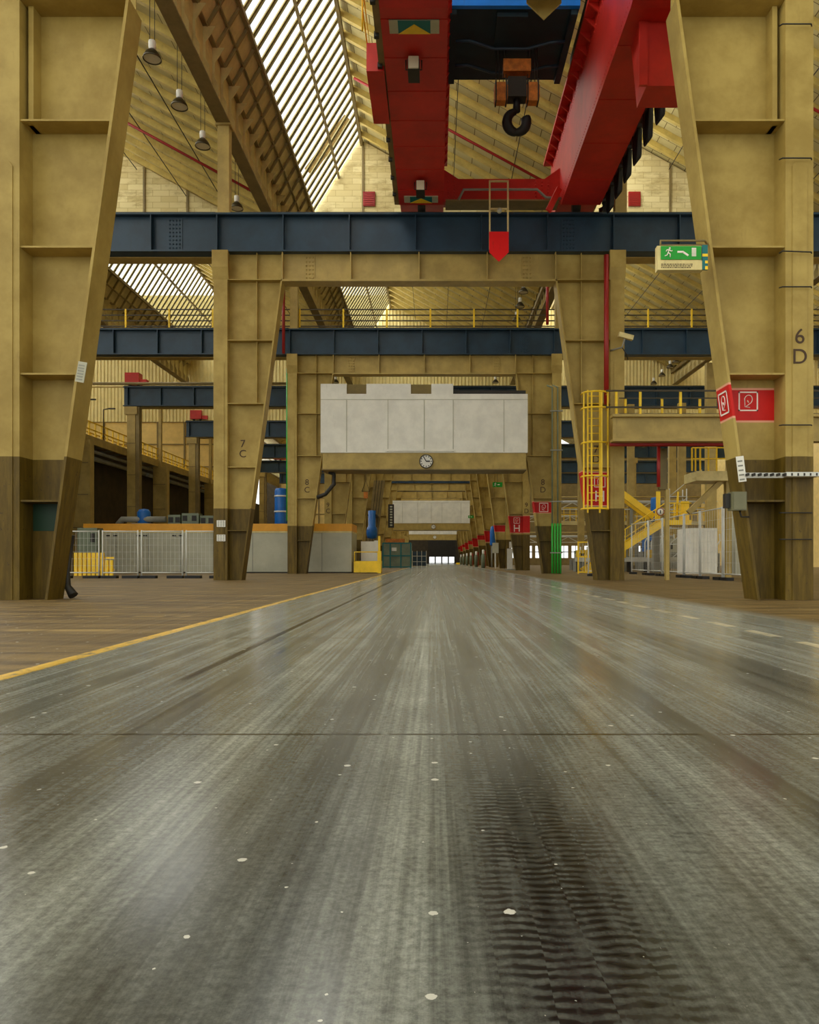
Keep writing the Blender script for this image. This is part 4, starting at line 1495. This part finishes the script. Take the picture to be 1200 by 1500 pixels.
def exit_sign(label, X, Y, z, w, h):
    r = thing('exit_sign', label, 'sign', (X, Y, z), 'green escape signs')
    MB().box(-w / 2, w / 2, 0, 0.06, 0, h).build('plate', M['sign_green'], r)
    man(r, -w * 0.25, h * 0.5, h * 0.8)
    MB().bar((0.0, -0.006, h * .5), (w * 0.22, -0.006, h * .5), 0.01, h * .16, (0, 0, 1)).build('arrow', M['white_mark'], r)
    MB().tube([(0, 0.03, h), (0, 0.03, h + 1.2)], 0.015, 5).build('hanger', M['dark'], r)
    return r


def man(r, x, z, s):
    w = MB()
    P = lambda a, b: (x + a * s, -0.008, z + b * s)
    w.lathe([(0, -0.012), (0.09 * s, -0.012), (0.09 * s, 0)], (x + 0.12 * s, 0, z + 0.4 * s), 10, 'Y')
    for q in ([P(.06, .28), P(-.04, -.02)], [P(.06, .26), P(.24, .12), P(.36, .16)], [P(.04, .26), P(-.16, .24), P(-.24, .08)], [P(-.04, -.02), P(.16, -.16), P(.14, -.46)], [P(-.04, -.02), P(-.14, -.26), P(-.36, -.34)]):
        w.tube(q, 0.05 * s, 6)
    return w.build('running_figure', M['white_mark'], r)


exit_sign('green escape sign hanging between right legs beyond the large white panel', at(729, 0, 66).x, 66, H + (VY - 713.5) / (F / 66), 0.85, 0.42)
exit_sign('tiny green escape sign at the right edge of the middle distance panel', at(690, 0, 112).x, 112, H + (VY - 759) / (F / 112), 0.8, 0.4)

# big escape sign on the nearest right leg
SY = 14.7
s = F / SY
r = thing('exit_sign', 'large green escape sign with running figure and stairs on nearest right leg', 'sign', ((997 - VX) / s, SY, H + (VY - 396) / s), 'green escape signs')
W = lambda p: (p - 997) / s
Z = lambda p: (396 - p) / s
MB().box(W(963), W(1030), 0.0, 0.14, 0, Z(360)).build('housing', M['tan_pale'], r)
pl = MB().box(W(968), W(1027), -0.02, 0.0, Z(380.5), Z(361)).build('plate', M['sign_green'], r)
m_ = man(r, W(979), Z(370.5), 0.2)
m_.location.y = -0.02
st_ = MB()
st_.box(W(992), W(1000.5), -0.028, -0.02, Z(371), Z(368.4))
st_.bar((W(1000), -0.024, Z(369.7)), (W(1008), -0.024, Z(375)), 0.008, 0.035, (0, 0, 1))
st_.build('arrow', M['white_mark'], r)
st_ = MB()
for i in range(6):
    st_.box(W(1013), W(1019.5), -0.026, -0.02, Z(376) + i * 0.028, Z(376) + i * 0.028 + 0.02)
st_.build('stairs', M['white_mark'], r)
lowp = MB().box(W(963), W(1030), -0.03, 0.0, Z(396), Z(382.5)).build('text_board', M['tan_pale'], r)
b = MB()
random.seed(3)
for row in range(3):
    x = W(968)
    while x < W(1012):
        w_ = random.uniform(0.012, 0.05)
        b.box(x, x + w_, -0.034, -0.03, 0.035 + row * 0.032, 0.05 + row * 0.032)
        x += w_ + 0.012
b.build('small_print', M['letter'], r)
sp = MB().box(W(1028), W(1036), -0.04, 0.0, 0, Z(360)).build('side_plate', M['teal'], r)
b = MB()
b.box(W(1028), W(1036), -0.045, -0.04, Z(377), Z(373))
b.box(W(1032), W(1036), -0.045, -0.04, Z(396), Z(391))
b.box(W(1032), W(1036), -0.045, -0.04, Z(387), Z(383))
b.build('yellow_marks', M['yellow'], sp)
b = MB()
b.tube([(W(969), 0.05, Z(360)), (W(969), 0.05, Z(351)), (W(1034), 0.05, Z(351)), (W(1045), 0.3, Z(349))], 0.022, 8)
b.tube([(W(969), 0.1, Z(356)), (W(1040), 0.1, Z(356))], 0.016, 6)
b.build('bracket', M['brown'], r)

# ------------------------------------------------------------------ second frame right: ladder, cctv, red pipe
LY = 29.1
s = F / LY
lx = lambda p: (p - VX) / s
lz = lambda p: H + (VY - p) / s
r = thing('caged_ladder', 'yellow caged ladder on the right leg lettered 7 D', 'ladder', (lx(874), LY, lz(746)))
top = lz(574) - lz(746)
hw = (lx(893) - lx(855)) / 2
for py in (574, 597, 648, 697, 745):
    z = top * (746 - py) / 172
    pts = [(-hw, 0.5, z)]
    for i in range(13):
        a = math.radians(180 + i * 15)
        pts.append((math.cos(a) * hw, 0.25 + math.sin(a) * 0.4, z))
    pts.append((hw, 0.5, z))
    MB().tube(pts, 0.035, 6).build('hoop', M['yellow'], r)
for a in (200, 245, 290, 335):
    ar = math.radians(a)
    MB().bar((math.cos(ar) * hw, 0.25 + math.sin(ar) * 0.4, 0), (math.cos(ar) * hw, 0.25 + math.sin(ar) * 0.4, top), 0.06, 0.02, (0, 1, 0)).build('cage_bar', M['yellow'], r)
for q in (-0.22, 0.25):
    MB().box(q - .03, q + .03, 0.55, 0.6, -0.1, top + 0.2).build('stile', M['yellow'], r)
r0 = None
for i in range(16):
    z = 0.1 + i * 0.29
    if r0 is None:
        r0 = MB().tube([(-0.22, 0.57, 0), (0.25, 0.57, 0)], 0.018, 6).build('rung', M['yellow'], r, (0, 0, z))
    else:
        c = r0.copy()
        COL.objects.link(c)
        c.location = (0, 0, z)
pipe('red riser pipe down the right leg above the caged ladder', [((888.5 - VX) / (F / 29.85), 29.85, lz(366) + .1), ((888.5 - VX) / (F / 29.85), 29.85, 6.9)], 0.1, M['pipe_red'], 'riser_pipe')
pipe('red riser pipe on the left leg beyond the second portal frame', [((415.5 - VX) / (F / 44.6), 44.6, 12.9), ((415.5 - VX) / (F / 44.6), 44.6, 18.0)], 0.09, M['pipe_red'], 'riser_pipe')
pipe('red riser pipe above the railed beam beside the right legs', [((802 - VX) / (F / 44.6), 44.6, 14.6), ((802 - VX) / (F / 44.6), 44.6, 18.0)], 0.09, M['pipe_red'], 'riser_pipe')
r = thing('security_camera', 'pale security camera on a bracket on the right column above the platform', 'camera', ((905 - VX) / (F / 29.95), 29.95, H + (VY - 510) / (F / 29.95)))
M_ = Matrix.Translation((0.2, -0.35, 0.36)) @ Matrix.Rotation(math.radians(15), 4, 'Y')
MB().box(-0.26, 0.32, -0.09, 0.09, -0.08, 0.1, M_).build('body', M['tan_pale'], r)
MB().tube([(-0.3, 0.0, -0.1), (0.1, -0.3, -0.05), (0.2, -0.34, 0.3)], 0.035, 6).build('bracket', M['grey'], r)
MB().tube([(0.1, -0.3, -0.05), (0.3, -0.2, -0.3), (0.4, 0.0, -0.45)], 0.02, 6).build('cable', M['dark'], r)

# right platform beam with railing
PY = 28.5
s = F / PY
px2 = lambda p: (p - VX) / s
r = thing('railed_platform', 'tan beam platform with yellow posted railing right of the caged ladder', 'platform', (px2(899), PY, 0))
x0 = 0.0
x1 = 11.0
zb, zt = H + (VY - 643) / s, H + (VY - 611) / s
MB().box(x0, x1, 0.1, 0.2, zb, zt).build('beam_web', M['tan'], r)
MB().box(x0 - .05, x1, -0.12, 0.4, zt, zt + 0.1).build('top_flange', M['tan'], r)
MB().box(x0 - .05, x1, -0.12, 0.4, zb - .1, zb).build('bottom_flange', M['tan'], r)
MB().box(x0 + .6, x1, 0.4, 1.35, zt + .02, zt + .09).build('deck', M['brown'], r)
for p in (903, 938, 997, 1056, 1115, 1174):
    MB().box(px2(p) - px2(899) - .04, px2(p) - px2(899) + .04, -0.05, 0.05, zt + .1, H + (VY - 572) / s).build('railing_post', M['yellow'], r)
for p in (929, 985, 1043, 1101, 1160):
    MB().box(px2(p) - px2(899) - .04, px2(p) - px2(899) + .04, 1.25, 1.35, zt + .1, H + (VY - 572) / s).build('railing_post', M['yellow'], r)
for py in (573, 597):
    z = H + (VY - py) / s
    MB().box(-0.3, x1, -0.09, -0.05, z - .03, z + .03).build('railing_bar', M['rail_dark'], r)
    MB().box(0.5, x1, 1.21, 1.25, z - .02, z + .02).build('railing_bar', M['rail_dark'], r)
pipe('red sprinkler main running below the railed platform beam', [(px2(897), 28.9, 5.2), (px2(1180), 28.9, 5.2)], 0.09, M['pipe_red'], 'sprinkler_pipe')
pipe('red drop pipe hanging from the sprinkler main below the platform', [((965 - VX) / (F / 29.2), 29.2, 5.2), ((965 - VX) / (F / 29.2), 29.2, 3.6)], 0.07, M['pipe_red'], 'sprinkler_pipe')
r = thing('support_post', 'olive steel post under the railed platform beside the red drop pipe', 'post', ((972 - VX) / (F / 30.2), 30.2, 0))
MB().box(-0.15, 0.15, 0, 0.25, 3.6, zb - .1).build('hanger', M['olive'], r)
MB().box(0.1, 0.24, 0, 0.2, 0, 3.6).build('shaft', M['tan'], r)

# yellow stair
TY = 47.0
s = F / TY
tx = lambda p: (p - VX) / s
tz = lambda p: H + (VY - p) / s
r = thing('yellow_staircase', 'yellow steel staircase with landing behind the right mesh fence', 'staircase', (0, TY, 0))
lnd = tz(763)
f1 = (tx(912) - 2.4, 0.0 + 0.1)
MB().bar((tx(975), 0, lnd - .05), (tx(975) - (lnd - .15) / 0.62, 0, 0.1), 0.12, 0.4, (0, 0, 1)).build('stringer', M['yellow'], r)
MB().bar((tx(975), 1.1, lnd - .05), (tx(975) - (lnd - .15) / 0.62, 1.1, 0.1), 0.12, 0.4, (0, 0, 1)).build('stringer', M['yellow'], r)
MB().box(tx(973), tx(1013), -0.06, 2.6, lnd - .25, lnd + .05).build('landing', M['yellow'], r)
MB().bar((tx(968), 1.5, tz(755)), (tx(905), 1.5, tz(708)), 0.12, 0.4, (0, 0, 1)).build('stringer', M['yellow'], r)
MB().bar((tx(968), 2.5, tz(755)), (tx(905), 2.5, tz(708)), 0.12, 0.4, (0, 0, 1)).build('stringer', M['yellow'], r)
for i in range(12):
    t = i / 12
    X = tx(975) - (lnd - .15) / 0.62 * t
    MB().box(X - .15, X + .15, 0.05, 1.05, lnd * (1 - t) - .02, lnd * (1 - t) + .02).build('tread', M['brown'], r)
for i in range(9):
    t = i / 8
    X = tx(975) - (lnd - .15) / 0.62 * t
    z = lnd * (1 - t)
    MB().box(X - .025, X + .025, -0.03, 0.03, z, z + 1.1).build('railing_post', M['yellow'], r)
b = MB()
X = tx(975) - (lnd - .15) / 0.62
b.tube([(X, 0, 1.1), (tx(975), 0, lnd + 1.1), (tx(1013), 0, lnd + 1.1)], 0.035, 6)
b.tube([(X, 0, .6), (tx(975), 0, lnd + .6), (tx(1013), 0, lnd + .6)], 0.025, 6)
b.build('hand_rail', M['yellow'], r)
for p in (980, 988, 996, 1004):
    MB().box(tx(p) - .025, tx(p) + .025, -0.03, 0.03, lnd, lnd + 1.1).build('railing_post', M['yellow'], r)
MB().box(tx(968), tx(974), 0.9, 1.0, lnd, lnd + 1.9).build('side_guard', M['yellow'], r)
MB().box(tx(1001), tx(1013), 0.4, 0.5, lnd - .1, lnd + 1.25).build('side_guard', M['yellow'], r)
MB().prism([(tx(999), lnd + .4), (tx(1003), lnd + .4), (tx(1004), lnd + 1.9), (tx(1002), lnd + 1.9)], 1.2, 1.3).build('side_guard', M['yellow'], r)
for X in (tx(980), tx(1008)):
    MB().box(X - .12, X + .12, 0.4, 0.65, 0, lnd - .2).build('leg', M['tan_pale'], r)
o = MB().lathe([(0, -0.03), (0.2, -0.03), (0.2, 0)], (0, 0, 0), 16, 'Y').build('round_sign', M['white'], None, (tx(973.5) - .3, 46.85, tz(750)))
o = tag(o, 'round white warning sign at the yellow stair landing', 'sign')
MB().lathe([(0.2, -0.035), (0.24, -0.035), (0.24, 0), (0.2, 0)], (0, 0, 0), 16, 'Y').build('red_rim', M['pipe_red'], o)
MB().box(-.03, .03, -0.04, -0.03, -0.1, 0.1).build('symbol', M['black'], o)

# upper right tan platform with railing
UY = 33.0
s = F / UY
ux = lambda p: (p - VX) / s
uz = lambda p: H + (VY - p) / s
r = thing('corner_platform', 'tan corner platform with yellow railing beside the nearest right leg', 'platform', (0, UY, 0))
MB().prism([(ux(1020), uz(704)), (ux(1150), uz(704)), (ux(1150), uz(690)), (ux(1020), uz(690))], 0, 1.6).build('deck', M['tan_pale'], r)
e = MB().prism([(ux(1013), uz(702)), (ux(1028), uz(694)), (ux(1028), uz(688)), (ux(1013), uz(695))], -0.06, -0.01).build('end_plate', M['tan_pale'], r)
MB().bar((ux(1062), 0.5, uz(704)), (ux(1014), 0.5, uz(750)), 0.2, 0.22).build('brace', M['tan'], r)
MB().box(ux(1068), ux(1076), 0.3, 0.6, 0, uz(704)).build('leg', M['tan'], r)
for i, p in enumerate((1014, 1019, 1026, 1038, 1050, 1075, 1100)):
    MB().box(ux(p) - .03, ux(p) + .03, -0.03, 0.03, uz(690), uz(656)).build('railing_post', M['yellow'], r)
for py in (656, 672):
    MB().tube([(ux(1014), 0, uz(py)), (ux(1100), 0, uz(py))], 0.03, 6).build('railing_bar', M['yellow'], r)

# container, panels, machines on the right
def ribbed(label, x0, x1, Y, z0, z1, dep, mat):
    r = thing('ribbed_container', label, 'container', (x0, Y, 0), 'ribbed containers')
    w = x1 - x0
    MB().box(0, w, 0, dep, z0, z1).build('body', mat, r)
    n = int(w / 0.2)
    b = MB()
    for i in range(n):
        b.box(w * (i + .25) / n, w * (i + .75) / n, -0.05, 0, z0, z1)
    b.build('ribbing', mat, r)


s = F / 44.0
ribbed('pale ribbed container behind the right mesh fence below the corner platform', (1010 - VX) / s, (1051 - VX) / s, 44.0, 0.0, 2.65, 2.2, M['white'])
ribbed('pale ribbed container partly behind the nearest right leg', (1078 - VX) / s, (1122 - VX) / s, 44.0, 0.0, 3.7, 2.2, M['offwhite'])
cl = [(1043, 46.6, 'tan column behind the gap between the pale ribbed containers', 0.3), (1000, 58.5, 'tan column behind the yellow stair landing', 0.28),
      (925, 59.0, 'tan column seen behind the upper yellow stair flight', 0.25), (852, 56.0, 'slim tan column between the ladder leg and green pipes', 0.22)]
for px_, Y, lb, w in cl:
    o = MB().box(-w, w, 0, 0.4, 0, 12.9).build('aisle_column', M['tan'], None, ((px_ - VX) / (F / Y), Y, 0))
    tag(o, lb, 'column', 'right aisle columns')
    MB().box(-w - .05, w + .05, -0.06, 0, 0, 0.4).build('base_plate', M['olive'], o)
for n in range(3, 8):
    r = thing('crane_column', 'tall tan crane column of the right aisle under the %s blue beam' % {3: 'railed', 4: 'fourth', 5: 'fifth', 6: 'sixth', 7: 'seventh'}[n], 'column', (23.4, n * D, 0), 'right crane columns')
    MB().box(-0.35, 0.35, 0, 0.5, 0, 12.9).build('shaft', M['tan'], r)
    MB().box(-0.5, 0.5, -0.1, 0.6, 12.3, 12.92).build('capital', M['tan'], r)
random.seed(11)
mats = [M['blue'], M['grey'], M['navy'], M['yellow'], M['green_grey'], M['offwhite']]
mn = ['blue', 'grey', 'dark blue', 'yellow', 'grey green', 'off white']
mac = [(13.2, 54, 1.6, 2.0, 1), (15.6, 55, 1.2, 2.6, 0), (18.2, 53, 2.0, 1.8, 5), (20.5, 57, 1.6, 2.4, 2), (10.4, 53, 1.2, 1.5, 3), (12.5, 63, 2.4, 1.6, 4), (17.0, 66, 2.2, 2.2, 1), (9.3, 60, 1.0, 1.3, 3), (21.6, 70, 2.4, 2.8, 5)]
where = ['behind the lower stair flight', 'behind the stair landing', 'behind the pale ribbed container', 'far behind the corner platform', 'just right of the green pipes', 'far behind the stairs', 'far behind the landing', 'low behind the green pipes', 'far behind the right fence']
for i, (X, Y, w, h, mi) in enumerate(mac):
    r = thing('machine_unit', '%s machine with pipework %s' % (mn[mi], where[i]), 'machine', (X, Y, 0), 'machines in right aisle')
    MB().box(-w / 2, w / 2, 0, 1.2, 0, h * .55).build('base', M['grey'], r)
    MB().box(-w * .35, w * .3, 0.1, 1.0, h * .55, h).build('housing', mats[mi], r)
    b = MB()
    for j in range(3):
        q = -w * .4 + j * w * .38
        b.tube([(q, -0.1, 0.1), (q, -0.1, h * .8), (q + w * .2, 0.2, h * .95), (q + w * .2, 0.3, h * 1.15)], 0.05, 6)
    b.build('pipework', M['galv'], r)
    MB().box(-w * .2, w * .1, 0.06, 0.1, h * .65, h * .85).build('control_panel', M['dark'], r)
for i, (X, Y, z, L_, lb) in enumerate(((8.5, 58.0, 5.2, 13.0, 'grey pipe rack with rows of pipes behind the upper stair flight'), (8.6, 72.0, 3.0, 14.0, 'low grey pipe rack far behind the right mesh fence'),
                                       (9.0, 84.0, 5.6, 16.0, 'highest grey pipe rack deep in the right aisle'))):
    r = thing('pipe_rack', lb, 'pipe rack', (X, Y, 0), 'pipe racks in right aisle')
    for q in (0.2, L_ / 2, L_ - 0.2):
        MB().box(q - .1, q + .1, 0.2, 0.4, 0, z).build('post', M['grey'], r)
    for j in range(5):
        MB().tube([(0, 0.1 + j * .16, z + 0.08 + (j % 2) * .35), (L_, 0.1 + j * .16, z + 0.08 + (j % 2) * .35)], 0.07, 6).build('pipe', [M['galv'], M['tan'], M['pipe_red'], M['galv'], M['green_grey']][j], r)
    t = MB()
    n_ = int(L_ / 1.0)
    for j in range(n_):
        t.bar((L_ * j / n_, 0.3, z - (.5 if j % 2 else 0)), (L_ * (j + 1) / n_, 0.3, z - (0 if j % 2 else .5)), 0.06, 0.06)
    t.bar((0, .3, z - .5), (L_, .3, z - .5), 0.08, 0.08)
    t.bar((0, .3, z), (L_, .3, z), 0.08, 0.08)
    t.build('truss', M['galv'], r)
r = thing('conveyor', 'grey conveyor line with yellow guards low behind the right mesh fence', 'conveyor', (9.4, 51.2, 0))
MB().box(0, 8.5, 0, 0.7, 0.75, 0.95).build('belt', M['grey'], r)
MB().box(0, 8.5, -0.05, 0.0, 0.7, 1.0).build('side_rail', M['galv'], r)
for i in range(8):
    MB().box(0.2 + i * 1.15, 0.3 + i * 1.15, 0, 0.7, 0, 0.75).build('leg', M['dark'], r)
for i in range(4):
    MB().box(0.6 + i * 2.1, 1.3 + i * 2.1, -0.1, -0.05, 0.95, 1.5).build('guard', M['yellow'], r)
r = thing('scaffold_tower', 'slim grey scaffold tower behind the yellow stair landing', 'scaffold', ((1003 - VX) / (F / 54), 57.5, 0))
for q in (0, 1.3):
    for y_ in (0, 0.9):
        MB().tube([(q, y_, 0), (q, y_, 6.2)], 0.05, 6).build('upright', M['galv'], r)
for j in range(5):
    b = MB()
    z = 0.8 + j * 1.2
    b.tube([(0, 0, z), (1.3, 0, z)], 0.04, 6)
    b.tube([(0, 0, z), (1.3, 0, z + 1.1)], 0.03, 6)
    b.build('brace', M['galv'], r)
r = thing('parts_cage', 'yellow and grey wire cage behind the lower stair flight', 'cage', ((850 - VX) / (F / 44), 44.6, 0))
for q in (0, 0.9, 1.8):
    MB().box(q - .04, q + .04, -.04, .04, 0, 1.9).build('post', M['yellow'], r)
for z in (0.1, 1.0, 1.85):
    MB().box(0, 1.8, -.03, .03, z - .04, z + .04).build('rail', M['yellow'], r)
b = MB()
for j in range(10):
    b.bar((0.09 + j * .18, 0, .1), (0.09 + j * .18, 0, 1.85), 0.015, 0.015, (0, 1, 0))
b.build('wire_mesh', M['galv'], r)
# teal tank hanging near stairs
s = F / 50.0
r = thing('teal_tank', 'blue green tank above the yellow stair landing', 'tank', ((961 - VX) / s, 50.0, 0))
MB().lathe([(0, 3.3), (0.3, 3.3), (0.34, 3.45), (0.34, 4.8), (0.3, 4.9), (0, 4.95)], (0, 0, 0), 14).build('vessel', M['blue'], r)
MB().box(-.2, .2, -.2, .2, 0, 3.35).build('stand', M['grey'], r)
# mezzanine railing deep in the right aisle
r = thing('mezzanine_walkway', 'yellow railed mezzanine deep in the right aisle behind the stairs', 'walkway', (9.0, 62.5, 4.0))
MB().box(0, 14, 0, 1.5, -0.3, 0).build('deck', M['tan_pale'], r)
p0 = None
for i in range(29):
    if p0 is None:
        p0 = MB().box(-.03, .03, -.03, .03, 0, 1.1).build('railing_post', M['yellow'], r, (0.05, 0, 0))
    else:
        c = p0.copy()
        COL.objects.link(c)
        c.location = (0.05 + i * .5, 0, 0)
for z in (0.55, 1.1):
    MB().box(0, 14, -.03, .03, z - .03, z + .03).build('railing_bar', M['yellow'], r)
for X in (0.4, 6.9, 13.4):
    MB().box(X - .1, X + .1, 0.5, 0.8, -4.0, -0.3).build('leg', M['grey'], r)

# green pipe bundle on the third frame's right leg
s = F / 44.6
r = thing('pipe_bundle', 'bundle of four vertical pipes, green below, on the right leg lettered 8 D', 'pipes', ((815 - VX) / s, 44.55, 0))
ztop = H + (VY - 568) / s
for i in range(4):
    q = -0.24 + i * 0.16
    MB().tube([(q, 0, 0.02), (q, 0, 2.95)], 0.06, 8).build('pipe', M['green'], r)
    MB().tube([(q, 0, 2.95), (q, 0, ztop), (q - .3, 0.1, ztop + .15)], 0.05, 8).build('pipe', M['green_grey'] if i % 2 == 0 else M['tan'], r)
for z in (1.2, 4.2, 7.2, 9.5):
    MB().box(-0.36, 0.36, -0.09, 0.09, z, z + .06).build('clamp', M['grey'], r)

# things on the nearest right leg
SY = 14.85
s = F / SY
r = thing('junction_box', 'grey electrical box on the nearest right leg below the cable tray', 'box', ((1080 - VX) / s, SY, H + (VY - 748) / s))
MB().box(-0.14, 0.14, -0.12, 0.12, 0, 0.36).build('housing', M['box_grey'], r)
MB().box(-0.12, 0.12, -0.14, -0.12, 0.02, 0.34).build('lid', M['box_grey'], r)
MB().box(-0.24, -0.14, -0.04, 0.1, 0.05, 0.33).build('bracket', M['dark'], r)
MB().tube([(0.05, 0, 0.0), (0.08, 0.0, -0.12), (0.25, 0.05, -0.12)], 0.02, 6).build('cable', M['dark'], r)
r = thing('cable_tray', 'grey cable tray wrapped across the nearest right leg', 'cable tray', ((1092 - VX) / s, SY, H + (VY - 700) / s))
b = MB()
L_ = (1198 - 1092) / s
b.box(0, 0.75, 0.0, 0.06, 0, 0.10)
b.box(0.75, L_, -0.12, 0.14, 0.02, 0.10)
b.build('tray', M['galv'], r)
b = MB()
for i in range(12):
    b.box(i * .12, i * .12 + .03, -0.125, -0.0, 0.03, 0.08)
b.build('rungs', M['dark'], r)
r = thing('wire_clamp', 'thin dark wires strapped round the right outer column', 'wires', ((1169 - VX) / s, 14.95, 2.0))
for py, sl in ((33, 0), (230, 0), (368, 0.02), (419, 0), (622, 0), (751, 0.0), (790, 0.0)):
    z = H + (VY - py) / s - 2.0
    MB().tube([(-0.32, -0.0, z), (-0.28, -0.06, z + sl), (0.28, -0.06, z), (0.32, 0.0, z)], 0.014, 6).build('wire', M['dark'], r)
r = tag(MB().box(-0.075, 0.075, -0.012, 0.0, -0.25, 0.25).build('label_plate', M['white'], None, ((1086 - VX) / s, 14.86, H + (VY - 687) / s)), 'upright white label plate on the edge of the nearest right leg', 'label')
bb = MB()
for i in range(5):
    bb.box(-.055, .04, -0.016, -0.012, -0.22 + i * .09, -0.19 + i * .09)
bb.build_each('printed_line', M['grey'], r)
r.rotation_euler = (0, math.radians(-7), 0)
r = tag(MB().box(-0.085, 0.085, -0.02, 0.0, -0.2, 0.2).build('label_plate', M['offwhite'], None, ((119 - VX) / s, 14.86, H + (VY - 545) / s)), 'weathered grey notice plate on the slanted edge of the nearest left leg', 'label')
bb = MB()
for i in range(6):
    bb.box(-.065, .05, -0.026, -0.02, -0.16 + i * .055, -0.135 + i * .055)
bb.build_each('printed_line', M['grey'], r)
r.rotation_euler = (0, math.radians(10), 0)
# stickers on second left leg
s = F / 29.97
for i, py in enumerate((767, 788)):
    o = tag(MB().box(-0.17, 0.17, -0.012, 0.0, -0.13, 0.13).build('paper_notice', M['white'], None, ((324 - VX) / s, 29.97, H + (VY - py) / s)), '%s white paper notice on the olive foot of the leg lettered 7 C' % ['upper', 'lower'][i], 'notice', 'paper notices')
    bb = MB()
    for j in range(4):
        for kx in range(3):
            bb.box(-.13 + kx * .1, -.07 + kx * .1, -0.016, -0.012, -.1 + j * .06, -.07 + j * .06)
    bb.build_each('printed_line', M['grey'], o)
# drain hose at the near left foot
pipe('dark drain pipe curving to the floor at the nearest left leg', [(-7.5, 15.72, 1.3), (-7.62, 15.74, 0.55), (-7.6, 15.72, 0.25), (-7.45, 15.66, 0.06)], [0.05, 0.055, 0.07, 0.1], M['dark'], 'drain_pipe')
# black pipe below the white panel lintel
pipe('black bent pipe below the left end of the clock panel lintel', [(-6.3, 45.0, 6.0), (-6.0, 45.0, 5.9), (-6.0, 45.0, 5.3), (-6.5, 45.0, 4.7), (-7.0, 45.0, 4.5)], 0.12, M['dark'], 'drain_pipe')

# ------------------------------------------------------------------ light, world, camera
w = bpy.data.worlds.new('overcast_sky')
SC.world = w
w.use_nodes = True
bg = w.node_tree.nodes['Background']
bg.inputs[0].default_value = (0.98, 1.0, 0.94, 1)
bg.inputs[1].default_value = 1.25

cam = bpy.data.cameras.new('camera')
co = bpy.data.objects.new('camera', cam)
COL.objects.link(co)
co.location = (0, 0, H)
co.rotation_euler = (math.radians(90), 0, 0)
cam.sensor_fit = 'HORIZONTAL'
cam.sensor_width = 36.0
cam.lens = F / 1200 * 36
cam.shift_x = -(VX - 600) / 1200
cam.shift_y = (VY - 750) / 1200
cam.clip_end = 600
cam.clip_start = 0.05
SC.camera = co
SC.view_settings.view_transform = 'Standard'
SC.view_settings.look = 'None'
SC.view_settings.gamma = 1.0
SC.view_settings.use_curve_mapping = False
SC.view_settings.exposure = 0.45
SC.cycles.max_bounces = 8
SC.cycles.diffuse_bounces = 5
SC.cycles.transparent_max_bounces = 16
SC.cycles.use_denoising = True
